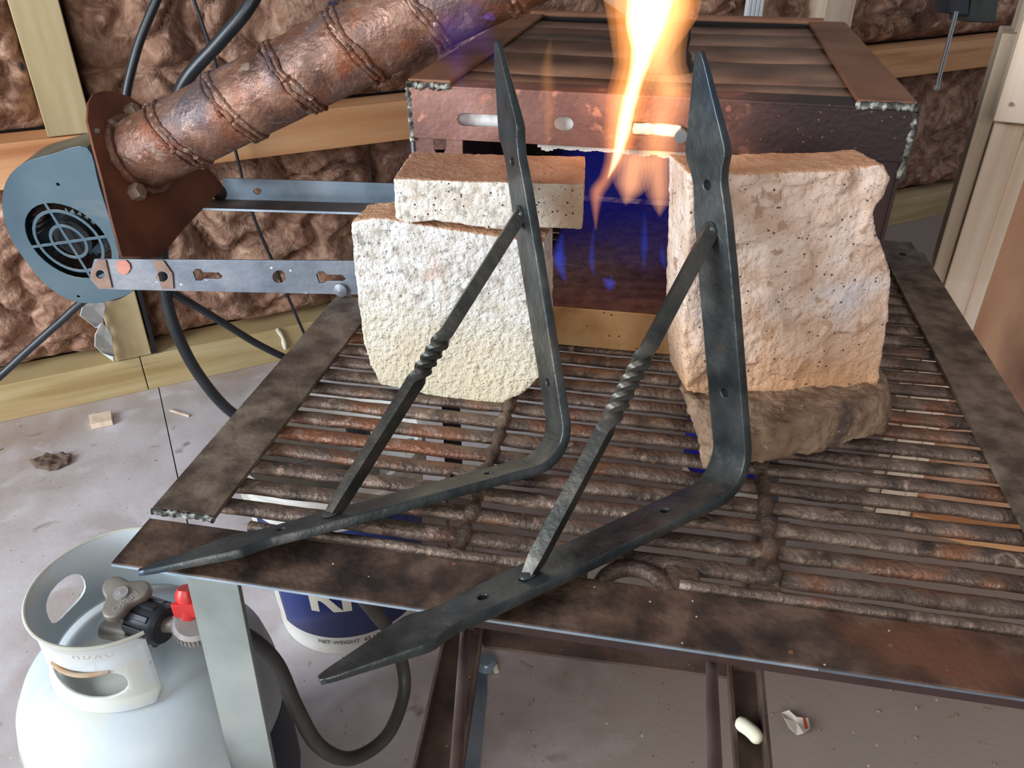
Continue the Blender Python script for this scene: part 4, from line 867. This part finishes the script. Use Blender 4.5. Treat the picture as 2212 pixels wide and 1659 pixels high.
# ================================================================== PAILS
def pail(c, rb, rt_, h, label, face_a, big, small, navy, letters, group=None, wave=False):
    t = thing('pail', label, 'pail', c, group)
    pr_ = [(.0001, .004), (rb - .004, .004), (rb - .004, 0), (rb, .001), (rb + .001, .012), (rb - .001, .016)]
    for k in range(1, 12): pr_.append((rb + (rt_ - rb) * k / 12, .016 + (h - .08) * k / 12))
    pr_ += [(rt_, h - .06), (rt_ + .006, h - .058), (rt_ + .006, h - .052), (rt_, h - .05), (rt_, h - .03), (rt_ + .007, h - .028), (rt_ + .007, h - .022), (rt_, h - .02), (rt_ + .004, h - .002), (rt_ + .004, h), (rt_ - .003, h), (rt_ - .005, h - .02), (rb - .002, .012), (.0001, .010)]
    b = MB(); b.lathe(pr_, c, n=56); b.go('pail_shell', m_pail, t, True)
    rz = lambda z: rb + (rt_ - rb) * (z - .016) / (h - .08) + .0008
    def curved(me, a0, z0, off=0.0):
        xs_ = [v.co.x for v in me.vertices]; lo, hi = min(xs_), max(xs_)
        if hi - lo > .02: cuts_x(me, [lo + (hi - lo) * i / 30 for i in range(1, 30)])
        def f(co):
            z = z0 + co.y; r = rz(z) + co.z + off; a = a0 + co.x / (rb + .01); return c + V((math.cos(a), math.sin(a), 0)) * r + UZ * z
        return map_mesh(me, f)
    lw = .155; me = plate2d([(-lw, .045), (lw, .045), (lw, h - .075), (-lw, h - .075)], [], .0004)
    lb = link('label', curved(me, face_a, 0, .0002), navy, t, True)
    if big: link('lettering', curved(text2d(big, .088, .0002, bold=.0028), face_a, .139, .0008), letters, lb)
    if small: link('lettering', curved(text2d(small, .0125, .0001), face_a, .032, .0006), m_dkprint, lb)
    if wave:
        for k, zz in enumerate((.14, .19, .235)):
            pts = [(-.13 + .26 * i / 16, zz + .014 * math.sin(i * .8 + k)) for i in range(17)]
            me = plate2d(pts + [(x, y + .008) for x, y in pts[::-1]], [], .0002); link('printed_wave', curved(me, face_a, 0, .0008), m_ltblue, lb, True)
        for k in range(5):
            me = plate2d([(-.10 + .022 * k, .27), (-.088 + .022 * k, .27), (-.092 + .022 * k, .30), (-.104 + .022 * k, .30)], [], .0002); link('printed_mark', curved(me, face_a, 0, .0008), m_ltblue, lb)
    # wire bail handle
    d = V((math.cos(face_a + math.pi / 2), math.sin(face_a + math.pi / 2), 0)); b = MB(); fwd = V((math.cos(face_a), math.sin(face_a), 0))
    b.tube([c + d * (rt_ + .01) * math.cos(a) + (-fwd * .6 - UZ * .5).normalized() * (rt_ * .95) * math.sin(a) * .25 + UZ * (h - .035) for a in [math.pi * i / 20 for i in range(21)]], .002, 8); b.go('bail_handle', m_chrome, t, True)
    return t
pc1 = Z(780, 1412, 0); dirc = V((pc1.x, pc1.y, 0)).normalized(); pc1 = pc1 + dirc * .128
pail(pc1, .126, .143, .36, 'white plastic pail with navy label and off-white lettering behind the tank', R(-70), 'RITE', 'NET WEIGHT  65 LB. (29.5 KG)', m_navy, m_letter)
pc2 = Z(1540, 1096, 0) + V((.05, .1, 0)); pc2 = V((pc2.x, pc2.y, 0))
pail(pc2, .095, .105, .33, 'bright blue printed pail below the grate under the large pinkish firebrick', R(-112), None, None, m_blueprint, m_ltblue, wave=True)
# small cylinder with a ribbed knob under the grate
sc_ = Z(752, 1010, .34); sc_.z = 0; sc_ = V((sc_.x - .02, sc_.y + .20, 0))
tc_ = thing('torch_cylinder', 'small grey gas cylinder with ribbed black knob below the grate', 'gas cylinder', sc_)
b = MB(); b.lathe([(.0001, 0), (.036, 0), (.038, .01), (.038, .20), (.030, .225), (.014, .24), (.014, .27), (.0001, .272)], sc_, n=28); b.go('cylinder_body', m_grey, tc_, True)
b = MB(); b.lathe([(.0001, .262), (.024, .264), (.026, .27), (.026, .295), (.022, .30), (.0001, .302)], sc_, n=20); b.go('knob', m_nut, tc_, False)
for i in range(12):
    pass

# ================================================================== SMALL THINGS ON THE FLOOR AND RAILS
def solid(name, pts, d, m, label, cat, bev=0.0, group=None):
    b = MB(); b.prism(pts, d); return props(b.go(name, m, None, bevel=bev), label, cat, group)
solid('wood_block', [Z(195, 906, .001), Z(243, 897, .001), Z(245, 918, .001), Z(199, 928, .001)], UZ * .014, m_cream, 'small pale pine offcut lying on the floor near the bottom plate', 'wood offcut', .001)
b = MB(); px = [(65, 1000), (90, 990), (105, 985), (135, 984), (155, 990), (148, 1003), (125, 1015), (95, 1016), (78, 1010)]
b.prism([Z(x, y, .001) for x, y in px], UZ * .010); props(link('debris_flake', rough(fix(mesh_of(b.v, b.f)), .003, .006, 60, 9, 4, 1), m_debris, None, True), 'dark crumpled flake of debris lying on the bare floor', 'debris')
solid('wood_splinter', [Z(366, 888, .001), Z(370, 886, .001), Z(410, 898, .001), Z(408, 901, .001)], UZ * .003, m_cream, 'thin pine splinter lying beside the floor joint', 'splinter')
b = MB(); c = Z(1620, 1580, LZ + .012); b.tube(spline([c + V((-.013, .011, 0)), c + V((-.006, .007, .001)), c + V((.003, -.003, .001)), c + V((.008, -.013, 0))], 6), [.0035, .0055, .0068, .0076, .0080, .0082, .0082, .0082, .0081, .0080, .0080, .0081, .0082, .0082, .0082, .0080, .0074, .0060, .0036], 14)
props(b.go('foam_peanut', m_foam, None, True), 'cream foam packing peanut resting on the lower frame rail', 'packing peanut')
pp = [(1688, 1540), (1704, 1534), (1720, 1548), (1746, 1552), (1750, 1574), (1736, 1584), (1722, 1588), (1706, 1574), (1694, 1552)]
pw = thing('paper_scrap', 'curled off-white paper scrap with a rust-red stripe on the floor', 'paper', Z(1720, 1560, 0))
ctr = Z(1720, 1560, .004); b = MB(); vs = [ctr] + [Z(x, y, .004 + .008 * ((i % 3) / 2)) for i, (x, y) in enumerate(pp)]
b.add(vs, [[0, i, i + 1] for i in range(1, len(pp))] + [[0, len(pp), 1]]); o = b.go('sheet', m_paper, pw); md = o.modifiers.new('s', 'SOLIDIFY'); md.thickness = .0008
b = MB(); b.add([Z(1734, 1548, .0125), Z(1740, 1549, .0125), Z(1746, 1572, .0125), Z(1739, 1575, .0125)], [[0, 1, 2, 3]]); o = b.go('red_stripe', m_redink, pw); md = o.modifiers.new('s', 'SOLIDIFY'); md.thickness = .0006
cap = thing('clear_cap', 'clear round plastic cap lying on the floor behind the front brace', 'plastic cap', Z(1050, 1438, 0))
c = Z(1050, 1436, .004); b = MB(); b.lathe([(.0001, .014), (.012, .013), (.017, .008), (.0185, 0), (.0165, 0), (.015, .007)], c, n=28); b.go('cap_shell', m_clear, cap, True)
b = MB(); c2 = Z(1069, 1440, .006); b.tube([c2 + V((-.004, .008, 0)), c2, c2 + V((.003, -.010, -.001))], [.003, .0055, .004], 10); b.go('cap_tab', m_foam, cap, True)
solid('bluish_strip', [Z(1024, 1450, .001), Z(1052, 1450, .001), Z(1052, 1500, .001), Z(1030, 1720, .001), Z(985, 1720, .001)], UZ * .002, m_angle, 'bluish flat strip lying on the floor between the lower rails', 'sheet offcut')  # flat bluish strip laid along the floor
rnd = random.Random(11)
for i, (x, y, r_) in enumerate([(1298, 1413, .003), (1365, 1415, .0028)]):
    pass
chips = []
for i in range(30):
    x, y = rnd.uniform(1050, 2150), rnd.uniform(1460, 1650)
    if 1500 < x < 1665: continue
    if i % 3 == 0: x, y = rnd.uniform(0, 430), rnd.uniform(900, 1250)
    chips.append((x, y))
b = MB()
for x, y in chips:
    c = Z(x, y, .0005); a = rnd.uniform(0, 6.3); l = rnd.uniform(.002, .006); dx_ = V((math.cos(a), math.sin(a), 0)) * l; dy_ = V((-math.sin(a), math.cos(a), 0)) * l * rnd.uniform(.3, .7)
    b.obox(c, dx_, dy_, UZ * .002)
o = b.go('floor_crumbs', m_crumb, None); props(o, 'scattered brown crumbs and chips on the bare floor', 'crumbs', kind='stuff')

# ================================================================== VISE HANDLE AND BENCH GEAR AT THE TOP
vp0 = Wp(0, WL - .30)
vz = thing('bench_vise', 'dark green-grey bench vise with a steel handle bar near the studs', 'vise', PL(2080, 60, vp0, WY))
b = MB(); b.prism([PL(2092, 48, vp0, WY), PL(2152, 50, vp0, WY), PL(2165, -60, vp0, WY), PL(2110, -60, vp0, WY)], WY * .07); b.go('vise_jaw', m_vise, vz, bevel=.004)
b = MB(); b.prism([PL(2050, 30, vp0, WY), PL(2092, 34, vp0, WY), PL(2100, -60, vp0, WY), PL(2056, -60, vp0, WY)], WY * .05); b.go('screw_block', m_nut, vz, bevel=.003)
b = MB(); a_ = PL(2066, 24, vp0 - WY * .02, WY); c_ = PL(2024, 186, vp0 - WY * .02, WY); b.tube([a_, c_], .0062, 14); b.go('handle_bar', m_chrome, vz, True)
b = MB(); dn = (c_ - a_).normalized(); b.tube([c_ - dn * .004, c_ + dn * .001, c_ + dn * .010, c_ + dn * .014], [.006, .0095, .0095, .006], 14); b.go('handle_knob', m_grey, vz, True)
